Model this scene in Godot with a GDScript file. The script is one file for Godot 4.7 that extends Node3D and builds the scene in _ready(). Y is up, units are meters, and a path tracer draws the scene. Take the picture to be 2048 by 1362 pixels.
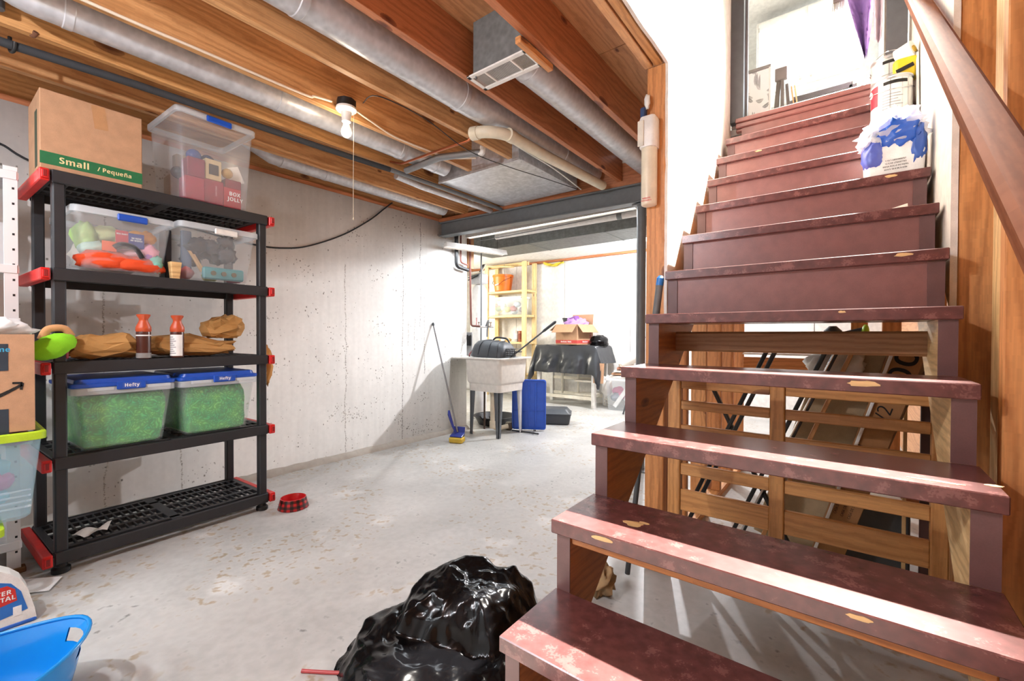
extends Node3D
# A basement with an open stair, storage racks and a laundry corner. Units are metres, y is up.

var rng := RandomNumberGenerator.new()
var M := {}
var T := {}
var used := {}
var font := SystemFont.new()
var font_bold := SystemFont.new()

func _ready():
	rng.seed = 7
	font.font_names = PackedStringArray(["Droid Sans"])
	font_bold.font_names = PackedStringArray(["Droid Sans"])
	font_bold.font_weight = 700
	set_camera()
	set_light()
	make_textures()
	make_materials()
	build_shell()
	build_ceiling()
	build_stairwell()
	build_stairs()
	build_upstairs()
	build_services()
	build_back_room()
	build_sink()
	build_shelf()
	build_left_corner()
	build_foreground()
	build_under_stairs()
	build_stair_things()

func set_camera():
	var cam := Camera3D.new()
	cam.name = "camera"
	add_child(cam)
	cam.position = Vector3(0, 1.112, 0)
	cam.rotation_order = EULER_ORDER_YXZ
	cam.rotation_degrees = Vector3(-0.65, 37.5, 0.2)
	cam.fov = rad_to_deg(2.0 * atan(681.0 / 880.0))
	cam.near = 0.02
	cam.current = true

func set_light():
	var we := WorldEnvironment.new()
	we.name = "world_environment"
	var e := Environment.new()
	e.background_mode = Environment.BG_COLOR
	e.background_color = Color(0.80, 0.88, 1.0)
	e.background_energy_multiplier = 1.0
	e.tonemap_mode = Environment.TONE_MAPPER_LINEAR
	e.tonemap_exposure = 1.06
	e.sdfgi_enabled = true
	e.ssao_enabled = true
	e.ssil_enabled = true
	we.environment = e
	add_child(we)

# the light of a lamp or window: an area light just in front of its glowing face
func area(at: Vector3, look: Vector3, size: Vector2, energy: float, color := Color.WHITE, parent: Node3D = self):
	var l := AreaLight3D.new()
	l.name = "area_light"
	parent.add_child(l, true)
	l.area_size = size
	l.light_energy = energy
	l.light_color = color
	l.shadow_enabled = true
	l.area_range = 30.0
	var up := Vector3.UP if abs(look.normalized().y) < 0.9 else Vector3.RIGHT
	l.transform = Transform3D(Basis.looking_at(look, up), at)
	return l

func omni(at: Vector3, energy: float, size: float, color := Color.WHITE, parent: Node3D = self):
	var l := OmniLight3D.new()
	l.name = "omni_light"
	parent.add_child(l, true)
	l.position = at
	l.light_energy = energy
	l.light_color = color
	l.light_size = size
	l.omni_range = 30.0
	l.omni_attenuation = 2.0
	l.shadow_enabled = true
	return l

# ---------------------------------------------------------------- naming

func numbered(n: String) -> String:
	if not used.has(n):
		used[n] = 0
		return n
	used[n] += 1
	return "%s_%03d" % [n, used[n]]

func tag(o: Node, label: String, category: String, group := ""):
	o.set_meta("label", label)
	o.set_meta("category", category)
	if group != "":
		o.set_meta("group", group)
	return o

func thing(called: String, label: String, category: String, at := Vector3.ZERO, turn := 0.0, group := "") -> Node3D:
	var o := Node3D.new()
	o.name = numbered(called)
	add_child(o)
	o.position = at
	o.rotation.y = turn
	tag(o, label, category, group)
	return o

func struct(called: String, at := Vector3.ZERO, label := "", category := "") -> Node3D:
	var o := Node3D.new()
	o.name = called
	add_child(o)
	o.position = at
	o.set_meta("kind", "structure")
	if label != "":
		o.set_meta("label", label)
		o.set_meta("category", category)
	return o

func put(s: SurfaceTool, called: String, m: Material, parent: Node = self) -> MeshInstance3D:
	s.generate_normals()
	return inst(s.commit(), called, m, parent)

func inst(me: Mesh, called: String, m: Material, parent: Node = self) -> MeshInstance3D:
	var o := MeshInstance3D.new()
	o.name = called
	o.mesh = me
	o.material_override = m
	parent.add_child(o, true)
	return o

func solo(s: SurfaceTool, called: String, m: Material, label: String, category: String, at := Vector3.ZERO, turn := 0.0, group := "") -> MeshInstance3D:
	var o := put(s, numbered(called), m, self)
	o.position = at
	o.rotation.y = turn
	tag(o, label, category, group)
	return o

func commit(s: SurfaceTool) -> Mesh:
	s.generate_normals()
	return s.commit()

# ---------------------------------------------------------------- shapes

func S() -> SurfaceTool:
	var s := SurfaceTool.new()
	s.begin(Mesh.PRIMITIVE_TRIANGLES)
	return s

func vert(s: SurfaceTool, p: Vector3, uv: Vector2):
	s.set_uv(uv)
	s.add_vertex(p)

# corners run counter-clockwise as seen from outside
func quad(s: SurfaceTool, a: Vector3, b: Vector3, c: Vector3, d: Vector3, ua := Vector2(0, 0), ub := Vector2(1, 0), uc := Vector2(1, 1), ud := Vector2(0, 1)):
	vert(s, a, ua); vert(s, c, uc); vert(s, b, ub)
	vert(s, a, ua); vert(s, d, ud); vert(s, c, uc)

func tri(s: SurfaceTool, a: Vector3, b: Vector3, c: Vector3, ua := Vector2(0, 0), ub := Vector2(1, 0), uc := Vector2(1, 1)):
	vert(s, a, ua); vert(s, c, uc); vert(s, b, ub)

func box_uv(p: Vector3, i: int, L: int, off: Vector2) -> Vector2:
	var a := L
	if i == L:
		a = (i + 1) % 3
	var b := 3 - i - a
	return Vector2(p[a], p[b] + (0.0 if i == L else p[i] * 0.7)) + off

# a box with chamfered edges; its texture runs along its longest side, in metres
func box(s: SurfaceTool, c: Vector3, size: Vector3, bev := 0.0, bas := Basis.IDENTITY, off := Vector2(-1, -1)):
	if off.x < 0:
		off = Vector2(rng.randf() * 3.0, rng.randf() * 3.0)
	var h := size * 0.5
	var L := size.max_axis_index()
	s.set_smooth_group(-1)
	for i in 3:
		var j := (i + 1) % 3
		var k := (i + 2) % 3
		for sg: float in [-1.0, 1.0]:
			var pts: Array[Vector3] = []
			for q in [[-1, -1], [1, -1], [1, 1], [-1, 1]]:
				var p := Vector3.ZERO
				p[i] = sg * h[i]
				p[j] = q[0] * (h[j] - bev)
				p[k] = q[1] * (h[k] - bev)
				pts.append(p)
			if sg < 0:
				pts.reverse()
			quad(s, c + bas * pts[0], c + bas * pts[1], c + bas * pts[2], c + bas * pts[3], box_uv(pts[0], i, L, off), box_uv(pts[1], i, L, off), box_uv(pts[2], i, L, off), box_uv(pts[3], i, L, off))
	if bev <= 0.0:
		return
	for i in 3:
		var j := (i + 1) % 3
		var k := (i + 2) % 3
		for si: float in [-1.0, 1.0]:
			for sj: float in [-1.0, 1.0]:
				var a := Vector3.ZERO
				a[i] = si * h[i]; a[j] = sj * (h[j] - bev); a[k] = -(h[k] - bev)
				var b := a
				b[k] = -a[k]
				var d := Vector3.ZERO
				d[i] = si * (h[i] - bev); d[j] = sj * h[j]; d[k] = a[k]
				var e := d
				e[k] = -d[k]
				var U := [box_uv(a, i, L, off), box_uv(b, i, L, off), box_uv(e, i, L, off), box_uv(d, i, L, off)]
				if si * sj < 0:
					quad(s, c + bas * a, c + bas * b, c + bas * e, c + bas * d, U[0], U[1], U[2], U[3])
				else:
					quad(s, c + bas * d, c + bas * e, c + bas * b, c + bas * a, U[3], U[2], U[1], U[0])
	for si: float in [-1.0, 1.0]:
		for sj: float in [-1.0, 1.0]:
			for sk: float in [-1.0, 1.0]:
				var a := Vector3(si * h.x, sj * (h.y - bev), sk * (h.z - bev))
				var b := Vector3(si * (h.x - bev), sj * h.y, sk * (h.z - bev))
				var d := Vector3(si * (h.x - bev), sj * (h.y - bev), sk * h.z)
				if si * sj * sk > 0:
					tri(s, c + bas * a, c + bas * b, c + bas * d, box_uv(a, 0, L, off), box_uv(b, 0, L, off), box_uv(d, 0, L, off))
				else:
					tri(s, c + bas * a, c + bas * d, c + bas * b, box_uv(a, 0, L, off), box_uv(d, 0, L, off), box_uv(b, 0, L, off))

# a bar from a to b: w across (kept level where it can), t thick
func bar(s: SurfaceTool, a: Vector3, b: Vector3, w: float, t: float, bev := 0.0, up := Vector3.UP):
	var z := (b - a).normalized()
	if abs(z.dot(up)) > 0.98:
		up = Vector3.RIGHT
	var x := up.cross(z).normalized()
	var y := z.cross(x)
	box(s, (a + b) * 0.5, Vector3(w, t, a.distance_to(b)), bev, Basis(x, y, z))

func cyl(s: SurfaceTool, a: Vector3, b: Vector3, r: float, n := 14):
	tube(s, [a, b], r, n)

# a tube along points; r is one radius or one for each point
func tube(s: SurfaceTool, pts: Array, r, n := 10, caps := true, closed := false):
	var m := pts.size()
	var rings := []
	var side := Vector3.ZERO
	for i in m:
		var d: Vector3
		if closed:
			d = (pts[(i + 1) % m] - pts[(i + m - 1) % m]).normalized()
		else:
			d = (pts[min(i + 1, m - 1)] - pts[max(i - 1, 0)]).normalized()
		if side == Vector3.ZERO:
			side = d.cross(Vector3.UP if abs(d.y) < 0.9 else Vector3.RIGHT).normalized()
		side = (side - d * side.dot(d)).normalized()
		var up := d.cross(side)
		var rad: float = r[i] if r is Array else r
		var ring := []
		for k in n:
			var a := TAU * k / n
			ring.append(pts[i] + (side * cos(a) + up * sin(a)) * rad)
		rings.append(ring)
	if closed:
		rings.append(rings[0])
	loft(s, rings, caps and not closed, caps and not closed)

# points with rounded corners
func bend(pts: Array, rad: float, n := 5) -> Array:
	var out := [pts[0]]
	for i in range(1, pts.size() - 1):
		var p: Vector3 = pts[i]
		var a: Vector3 = pts[i - 1]
		var b: Vector3 = pts[i + 1]
		var ra: float = min(rad, p.distance_to(a) * 0.49)
		var rb: float = min(rad, p.distance_to(b) * 0.49)
		var p0 := p + (a - p).normalized() * ra
		var p1 := p + (b - p).normalized() * rb
		for k in n + 1:
			var t := float(k) / n
			out.append(p0.lerp(p, t).lerp(p.lerp(p1, t), t))
	out.append(pts[-1])
	return out

# a smooth line through points
func spline(pts: Array, n := 6) -> Array:
	var out := []
	var m := pts.size()
	for i in m - 1:
		for k in n:
			out.append(pts[i].cubic_interpolate(pts[i + 1], pts[max(i - 1, 0)], pts[min(i + 2, m - 1)], float(k) / n))
	out.append(pts[-1])
	return out

# closed rings joined to a skin; rings run counter-clockwise seen from the last one
func loft(s: SurfaceTool, rings: Array, cap0 := true, cap1 := true, flip := false):
	var g := 1
	var n: int = rings[0].size()
	var len := 0.0
	for i in rings.size() - 1:
		var A: Array = rings[i]
		var Bq: Array = rings[i + 1]
		if i > 0:
			var P: Array = rings[i - 1]
			var ang := 0.0
			for k in [0, n / 4, n / 2, (3 * n) / 4]:
				var e: Vector3 = A[k] - P[k]
				var f: Vector3 = Bq[k] - A[k]
				if e.length() > 1e-6 and f.length() > 1e-6:
					ang = max(ang, e.angle_to(f))
			if ang > 0.6:
				g += 1
		s.set_smooth_group(g)
		var step: float = A[0].distance_to(Bq[0])
		var per := 0.0
		for k in n:
			var k1 := (k + 1) % n
			var w: float = max(A[k].distance_to(A[k1]), Bq[k].distance_to(Bq[k1]))
			var ua := Vector2(per, len)
			var ub := Vector2(per + w, len)
			var uc := Vector2(per + w, len + step)
			var ud := Vector2(per, len + step)
			if flip:
				quad(s, A[k1], A[k], Bq[k], Bq[k1], ub, ua, ud, uc)
			else:
				quad(s, A[k], A[k1], Bq[k1], Bq[k], ua, ub, uc, ud)
			per += w
		len += step
	s.set_smooth_group(-1)
	if cap0:
		fan(s, rings[0], not flip)
	if cap1:
		fan(s, rings[-1], flip)

func fan(s: SurfaceTool, ring: Array, back: bool):
	var c := Vector3.ZERO
	for p in ring:
		c += p
	c /= ring.size()
	for k in ring.size():
		var a: Vector3 = ring[k]
		var b: Vector3 = ring[(k + 1) % ring.size()]
		var ua := Vector2(a.x - c.x, a.z - c.z)
		var ub := Vector2(b.x - c.x, b.z - c.z)
		if back:
			tri(s, b, a, c, ub, ua, Vector2.ZERO)
		else:
			tri(s, a, b, c, ua, ub, Vector2.ZERO)

# profile of (radius, height) turned round the y axis of xf
func lathe(s: SurfaceTool, prof: Array, n := 24, xf := Transform3D.IDENTITY, cap0 := true, cap1 := true, sx := 1.0, sz := 1.0):
	var rings := []
	for p in prof:
		var ring := []
		for k in n:
			var a := -TAU * k / n
			ring.append(xf * Vector3(cos(a) * p.x * sx, p.y, sin(a) * p.x * sz))
		rings.append(ring)
	loft(s, rings, cap0 and prof[0].x > 1e-4, cap1 and prof[-1].x > 1e-4)

# a rounded rectangle ring in the xz plane
func rr(w: float, d: float, r: float, y: float, c := Vector3.ZERO, n := 4) -> Array:
	var out := []
	var q := [Vector2(1, -1), Vector2(-1, -1), Vector2(-1, 1), Vector2(1, 1)]
	for i in 4:
		for k in n + 1:
			var a: float = -PI * 0.5 * (i + float(k) / n)
			var o: Vector2 = Vector2(q[i].x * (w * 0.5 - r), q[i].y * (d * 0.5 - r))
			out.append(c + Vector3(o.x + cos(a) * r, y, o.y + sin(a) * r))
	return out

# a flat outline in the xy plane of xf pushed out along its z
func prism(s: SurfaceTool, poly: PackedVector2Array, depth: float, xf := Transform3D.IDENTITY, off := Vector2.ZERO):
	if Geometry2D.is_polygon_clockwise(poly):
		poly.reverse()
	s.set_smooth_group(-1)
	var ix := Geometry2D.triangulate_polygon(poly)
	for t in range(0, ix.size(), 3):
		var a := poly[ix[t]]
		var b := poly[ix[t + 1]]
		var c := poly[ix[t + 2]]
		if (b - a).cross(c - a) < 0:
			var w := b
			b = c
			c = w
		tri(s, xf * Vector3(a.x, a.y, depth), xf * Vector3(b.x, b.y, depth), xf * Vector3(c.x, c.y, depth), a + off, b + off, c + off)
		tri(s, xf * Vector3(c.x, c.y, 0), xf * Vector3(b.x, b.y, 0), xf * Vector3(a.x, a.y, 0), c + off, b + off, a + off)
	var per := 0.0
	for k in poly.size():
		var a := poly[k]
		var b := poly[(k + 1) % poly.size()]
		var w := a.distance_to(b)
		quad(s, xf * Vector3(a.x, a.y, 0), xf * Vector3(b.x, b.y, 0), xf * Vector3(b.x, b.y, depth), xf * Vector3(a.x, a.y, depth), Vector2(per, 0) + off, Vector2(per + w, 0) + off, Vector2(per + w, depth) + off, Vector2(per, depth) + off)
		per += w

# a curved sheet: f(u, v) gives its points
func sheet(s: SurfaceTool, nu: int, nv: int, f: Callable, k := 1.0):
	s.set_smooth_group(1)
	var P := []
	for i in nu + 1:
		var row := []
		for j in nv + 1:
			row.append(f.call(float(i) / nu, float(j) / nv))
		P.append(row)
	for i in nu:
		for j in nv:
			quad(s, P[i][j], P[i + 1][j], P[i + 1][j + 1], P[i][j + 1], Vector2(i, j) * k / nu, Vector2(i + 1, j) * k / nu, Vector2(i + 1, j + 1) * k / nu, Vector2(i, j + 1) * k / nu)

# a soft lump: an ellipsoid pushed about by noise
func lump(s: SurfaceTool, c: Vector3, r: Vector3, seed_ := 1, rough := 0.15, freq := 2.0, nu := 22, nv := 14, floor_y := -99.0, bas := Basis.IDENTITY):
	var nz := FastNoiseLite.new()
	nz.seed = seed_
	nz.frequency = freq
	sheet(s, nu, nv, func(u, v):
		var a: float = TAU * u
		var b: float = PI * (v - 0.5)
		if u > 0.999:
			a = 0.0
		var d := Vector3(cos(a) * cos(b), sin(b), -sin(a) * cos(b))
		var q := 1.0 + rough * nz.get_noise_3dv(d)
		var p: Vector3 = c + bas * (d * r * q)
		p.y = max(p.y, floor_y)
		return p)

func wd(x: float, y: float, z: float) -> Vector3:
	return Vector3(x, y, z)

func text(str_: String, cap: float, m: Material, parent: Node, xf: Transform3D, bold := false, called := "lettering", stretch := 1.0) -> MeshInstance3D:
	var t := TextMesh.new()
	t.text = str_
	t.font = font_bold if bold else font
	t.font_size = 48
	t.pixel_size = cap / 34.0
	t.depth = 0.0006
	t.curve_step = 2.0
	t.line_spacing = -8.0
	var o := inst(t, called, m, parent)
	o.transform = xf * Transform3D(Basis.from_scale(Vector3(stretch, 1, 1)), Vector3.ZERO)
	return o

# ---------------------------------------------------------------- textures and materials

func noise_bytes(w: int, h: int, freq: float, seed_: int, oct := 3, kind := FastNoiseLite.TYPE_SIMPLEX_SMOOTH, seamless := true) -> PackedByteArray:
	var n := FastNoiseLite.new()
	n.noise_type = kind
	n.seed = seed_
	n.frequency = freq
	n.fractal_octaves = oct
	var im: Image = n.get_seamless_image(w, h, false, false, 0.12, true) if seamless else n.get_image(w, h, false, false, true)
	im.convert(Image.FORMAT_L8)
	return im.get_data()

func tex(data: PackedByteArray, w: int, h: int) -> ImageTexture:
	var im := Image.create_from_data(w, h, false, Image.FORMAT_RGB8, data)
	im.generate_mipmaps()
	return ImageTexture.create_from_image(im)

func make_textures():
	# wood grain, nearly white so that materials tint it: 2 m long, 0.5 m across
	var W := 1024
	var H := 256
	var d := PackedByteArray()
	d.resize(W * H * 3)
	var n1 := noise_bytes(W / 8, H, 0.014, 11, 2)
	var n2 := noise_bytes(W, H, 0.03, 12, 3)
	var n3 := noise_bytes(W / 16, H, 0.25, 13, 2)
	var knots := [Vector3(180, 70, 9), Vector3(620, 190, 12), Vector3(840, 40, 7), Vector3(400, 140, 5)]
	for y in H:
		for x in W:
			var i := y * W + x
			var ring := y * 0.34 + n1[y * (W / 8) + x / 8] * 0.05 + n2[i] * 0.006
			var kn := 0.0
			for k: Vector3 in knots:
				var dx := (x - k.x) * 0.42
				var dy := y - k.y
				var q := sqrt(dx * dx + dy * dy) / k.z
				if q < 6.0:
					ring += 6.0 * exp(-q * q * 0.4)
					if q < 1.0:
						kn = max(kn, 1.0 - q * 0.6)
			var g := pow(0.5 + 0.5 * sin(ring), 2.0) * 0.15
			var fine: float = (n3[y * (W / 16) + x / 16] - 128.0) / 128.0 * 0.07
			var b: float = 1.0 - g * 0.75 + fine - kn * 0.5
			d[i * 3] = clampi(int(b * 244), 0, 255)
			d[i * 3 + 1] = clampi(int((b - g * 0.20 - kn * 0.1) * 244), 0, 255)
			d[i * 3 + 2] = clampi(int((b - g * 0.42 - kn * 0.1) * 244), 0, 255)
	T.wood = tex(d, W, H)
	# worn oxblood paint on the treads: 1 m by 0.5 m
	W = 1024
	H = 512
	d = PackedByteArray()
	d.resize(W * H * 3)
	n1 = noise_bytes(W, H, 0.012, 21, 4)
	n2 = noise_bytes(W, H, 0.07, 22, 3)
	n3 = noise_bytes(W, H, 0.004, 23, 2)
	for i in W * H:
		var m: float = n3[i] / 255.0
		var v: float = n1[i] / 255.0
		var f: float = n2[i] / 255.0
		var scuff: float = clamp((f * 0.45 + v * 0.55 - 0.66 + (m - 0.5) * 0.5) * 3.0, 0.0, 0.16)
		var b: float = 0.80 + v * 0.26
		d[i * 3] = clampi(int(104 * b + scuff * 110), 0, 255)
		d[i * 3 + 1] = clampi(int(63 * b + scuff * 105), 0, 255)
		d[i * 3 + 2] = clampi(int(61 * b + scuff * 100), 0, 255)
	T.tread = tex(d, W, H)
	# painted concrete floor: 4.6 m square
	W = 1024
	H = 1024
	d = PackedByteArray()
	d.resize(W * H * 3)
	n1 = noise_bytes(W, H, 0.004, 31, 5)
	n2 = noise_bytes(W, H, 0.075, 32, 4)
	n3 = noise_bytes(W, H, 0.011, 33, 4)
	var n4 := noise_bytes(W, H, 0.0045, 34, 3)
	for i in W * H:
		var a: float = n1[i] / 255.0
		var f: float = n2[i] / 255.0
		var c: float = n3[i] / 255.0
		var k: float = n4[i] / 255.0
		var b: float = 178.0 + (a - 0.5) * 36.0 + (f - 0.5) * 18.0
		var worn: float = clamp((c - 0.58) * 5.0, 0.0, 1.0) * clamp((k - 0.42) * 4.0, 0.0, 1.0)
		b += worn * 20.0
		var rust: float = clamp((f - 0.62) * 7.0, 0.0, 1.0) * clamp((k - 0.52) * 8.0, 0.0, 0.75)
		var dark: float = clamp((f - 0.74) * 9.0, 0.0, 1.0) * clamp((0.5 - k) * 5.0, 0.0, 1.0)
		d[i * 3] = clampi(int(b - rust * 34 - dark * 60), 0, 255)
		d[i * 3 + 1] = clampi(int(b - rust * 52 - dark * 60), 0, 255)
		d[i * 3 + 2] = clampi(int(b - 3 - rust * 74 - dark * 60), 0, 255)
	T.floor = tex(d, W, H)
	# whitewashed poured wall: 6.43 m long (u runs from z = 2.6 to z = -3.83), 2.37 m high
	W = 2048
	H = 768
	d = PackedByteArray()
	d.resize(W * H * 3)
	n1 = noise_bytes(W, H, 0.004, 41, 4, FastNoiseLite.TYPE_SIMPLEX_SMOOTH, false)
	n2 = noise_bytes(W, H, 0.06, 42, 3, FastNoiseLite.TYPE_SIMPLEX_SMOOTH, false)
	n3 = noise_bytes(W, 64, 0.05, 43, 4, FastNoiseLite.TYPE_SIMPLEX_SMOOTH, false)
	for y in H:
		for x in W:
			var i := y * W + x
			var b: float = 222.0 + (n1[i] / 255.0 - 0.5) * 16.0 + (n2[i] / 255.0 - 0.5) * 8.0 + (n3[(y / 12) * W + x] / 255.0 - 0.5) * 9.0
			d[i * 3] = clampi(int(b), 0, 255)
			d[i * 3 + 1] = clampi(int(b - 3), 0, 255)
			d[i * 3 + 2] = clampi(int(b - 8), 0, 255)
	var im := Image.create_from_data(W, H, false, Image.FORMAT_RGB8, d)
	var r2 := RandomNumberGenerator.new()
	r2.seed = 99
	for k in 150:
		var cx := r2.randf() * W
		var cy := pow(r2.randf(), 0.7) * H
		for j in r2.randi_range(3, 22):
			var px := int(cx + r2.randfn() * 24.0)
			var py := int(cy + r2.randfn() * 14.0)
			var g := r2.randf_range(0.42, 0.66)
			im.fill_rect(Rect2i(px, py, r2.randi_range(1, 3), r2.randi_range(1, 4)), Color(g, g * 0.96, g * 0.9))
	for k in 900:
		var g := r2.randf_range(0.55, 0.75)
		im.fill_rect(Rect2i(r2.randi_range(0, W), r2.randi_range(0, H), r2.randi_range(1, 2), r2.randi_range(1, 3)), Color(g, g * 0.97, g * 0.92))
	# joints left by the form boards, as broken dark lines: z, from height, to height, darkness
	for c in [[-2.239, 0.02, 1.75, 0.55], [-2.885, 0.05, 2.05, 0.42], [-3.116, 1.2, 2.3, 0.38], [-3.178, 0.7, 1.9, 0.45], [-2.96, 1.0, 1.25, 0.5], [-3.04, 0.95, 1.3, 0.5], [-1.0, 0.0, 1.0, 0.6], [-0.62, 0.0, 2.2, 0.62]]:
		var wob := 0.0
		for y in range(int((1.0 - c[2] / 2.37) * H), int((1.0 - c[1] / 2.37) * H)):
			wob = clamp(wob + r2.randf_range(-0.6, 0.6), -3.0, 3.0)
			if r2.randf() < 0.8:
				var g: float = c[3] + r2.randf_range(-0.1, 0.2)
				im.fill_rect(Rect2i(int((2.6 - c[0]) / 6.43 * W + wob), y, r2.randi_range(1, 3), 1), Color(g, g * 0.96, g * 0.9))
	im.generate_mipmaps()
	T.wall = ImageTexture.create_from_image(im)
	# faint unevenness for paint, plastic and card
	W = 512
	H = 512
	d = PackedByteArray()
	d.resize(W * H * 3)
	n1 = noise_bytes(W, H, 0.01, 51, 4)
	n2 = noise_bytes(W, H, 0.12, 52, 2)
	for i in W * H:
		var b := clampi(int(240 + (n1[i] / 255.0 - 0.5) * 22.0 + (n2[i] / 255.0 - 0.5) * 14.0), 0, 255)
		d[i * 3] = b
		d[i * 3 + 1] = b
		d[i * 3 + 2] = b
	T.faint = tex(d, W, H)
	# zinc spangle
	n1 = noise_bytes(W, H, 0.035, 61, 1, FastNoiseLite.TYPE_CELLULAR)
	n2 = noise_bytes(W, H, 0.01, 62, 4)
	for i in W * H:
		var b := clampi(int(205 + (n1[i] / 255.0 - 0.5) * 26.0 + (n2[i] / 255.0 - 0.5) * 34.0), 0, 255)
		d[i * 3] = b
		d[i * 3 + 1] = b
		d[i * 3 + 2] = clampi(b + 3, 0, 255)
	T.zinc = tex(d, W, H)
	# red and black woven check
	W = 128
	H = 128
	d = PackedByteArray()
	d.resize(W * H * 3)
	for y in H:
		for x in W:
			var a := (x / 16) % 2
			var b := (y / 16) % 2
			var c := Color(0.74, 0.10, 0.10) if a + b == 0 else (Color(0.05, 0.03, 0.03) if a + b == 2 else Color(0.36, 0.06, 0.06))
			var i := (y * W + x) * 3
			d[i] = int(c.r * 255); d[i + 1] = int(c.g * 255); d[i + 2] = int(c.b * 255)
	T.check = tex(d, W, H)
	# blistered green wrapping: pale bubbles on green, 0.5 m
	W = 256
	H = 256
	d = PackedByteArray()
	d.resize(W * H * 3)
	n1 = noise_bytes(W, H, 0.02, 71, 2)
	for y in H:
		for x in W:
			var wx: float = x + (n1[y * W + x] - 128) * 0.22
			var wy: float = y + (n1[x * W + y] - 128) * 0.22
			var row := int(floor(wy / 12.0))
			var fx := fposmod(wx + (posmod(row, 2)) * 7.0, 14.0) - 7.0
			var fy := fposmod(wy, 12.0) - 6.0
			var q: float = clamp(1.0 - sqrt(fx * fx + fy * fy) / 6.0, 0.0, 1.0)
			var v: float = n1[y * W + x] / 255.0
			var i := (y * W + x) * 3
			d[i] = clampi(int(20 + q * 95 * v + v * 50), 0, 255)
			d[i + 1] = clampi(int(135 + q * 70 + v * 40), 0, 255)
			d[i + 2] = clampi(int(62 + q * 50), 0, 255)
	T.bubble = tex(d, W, H)
	# grey leaves printed on a pale ground
	W = 256
	H = 512
	d = PackedByteArray()
	d.resize(W * H * 3)
	d.fill(238)
	im = Image.create_from_data(W, H, false, Image.FORMAT_RGB8, d)
	for k in 46:
		var c := Vector2(r2.randf() * W, r2.randf() * H)
		var a := r2.randf_range(-1.2, 1.2) - PI * 0.5
		var g := r2.randf_range(0.55, 0.75)
		for t in 60:
			var q := t / 60.0
			var p := c + Vector2.from_angle(a + q * 0.5) * q * 62.0
			var w := sin(q * PI) * 9.0
			var nrm := Vector2.from_angle(a + q * 0.5 + PI * 0.5)
			for e in range(-int(w), int(w) + 1):
				if abs(e) > 0.6:
					var z := p + nrm * e
					im.set_pixel(posmod(int(z.x), W), posmod(int(z.y), H), Color(g, g, g))
	im.generate_mipmaps()
	T.leaf = ImageTexture.create_from_image(im)

func mat(c: Color, rough := 0.6, metal := 0.0, t: Texture2D = null, scale := Vector3.ONE, tri_ := false) -> StandardMaterial3D:
	var m := StandardMaterial3D.new()
	m.albedo_color = c
	m.roughness = rough
	m.metallic = metal
	if t:
		m.albedo_texture = t
		m.uv1_scale = scale
		if tri_:
			m.uv1_triplanar = true
			m.uv1_world_triplanar = true
	return m

func h(hex: String) -> Color:
	return Color.html(hex)

func woodm(c: Color, rough := 0.55) -> StandardMaterial3D:
	return mat(c, rough, 0.0, T.wood, Vector3(0.5, 2.0, 1))

func plain(c: Color, rough := 0.5, metal := 0.0) -> StandardMaterial3D:
	var key := "p%s_%.2f_%.1f" % [c.to_html(), rough, metal]
	if not M.has(key):
		M[key] = mat(c, rough, metal, T.faint, Vector3(3, 3, 3), true)
	return M[key]

func clear_mat(c: Color, alpha: float, rough := 0.12) -> StandardMaterial3D:
	var m := mat(Color(c.r, c.g, c.b, alpha), rough)
	m.metallic_specular = 0.22
	m.transparency = BaseMaterial3D.TRANSPARENCY_ALPHA
	m.cull_mode = BaseMaterial3D.CULL_DISABLED
	return m

func glow(c: Color, energy: float) -> StandardMaterial3D:
	var m := mat(c, 0.5)
	m.emission_enabled = true
	m.emission = c
	m.emission_energy_multiplier = energy
	return m

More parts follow.
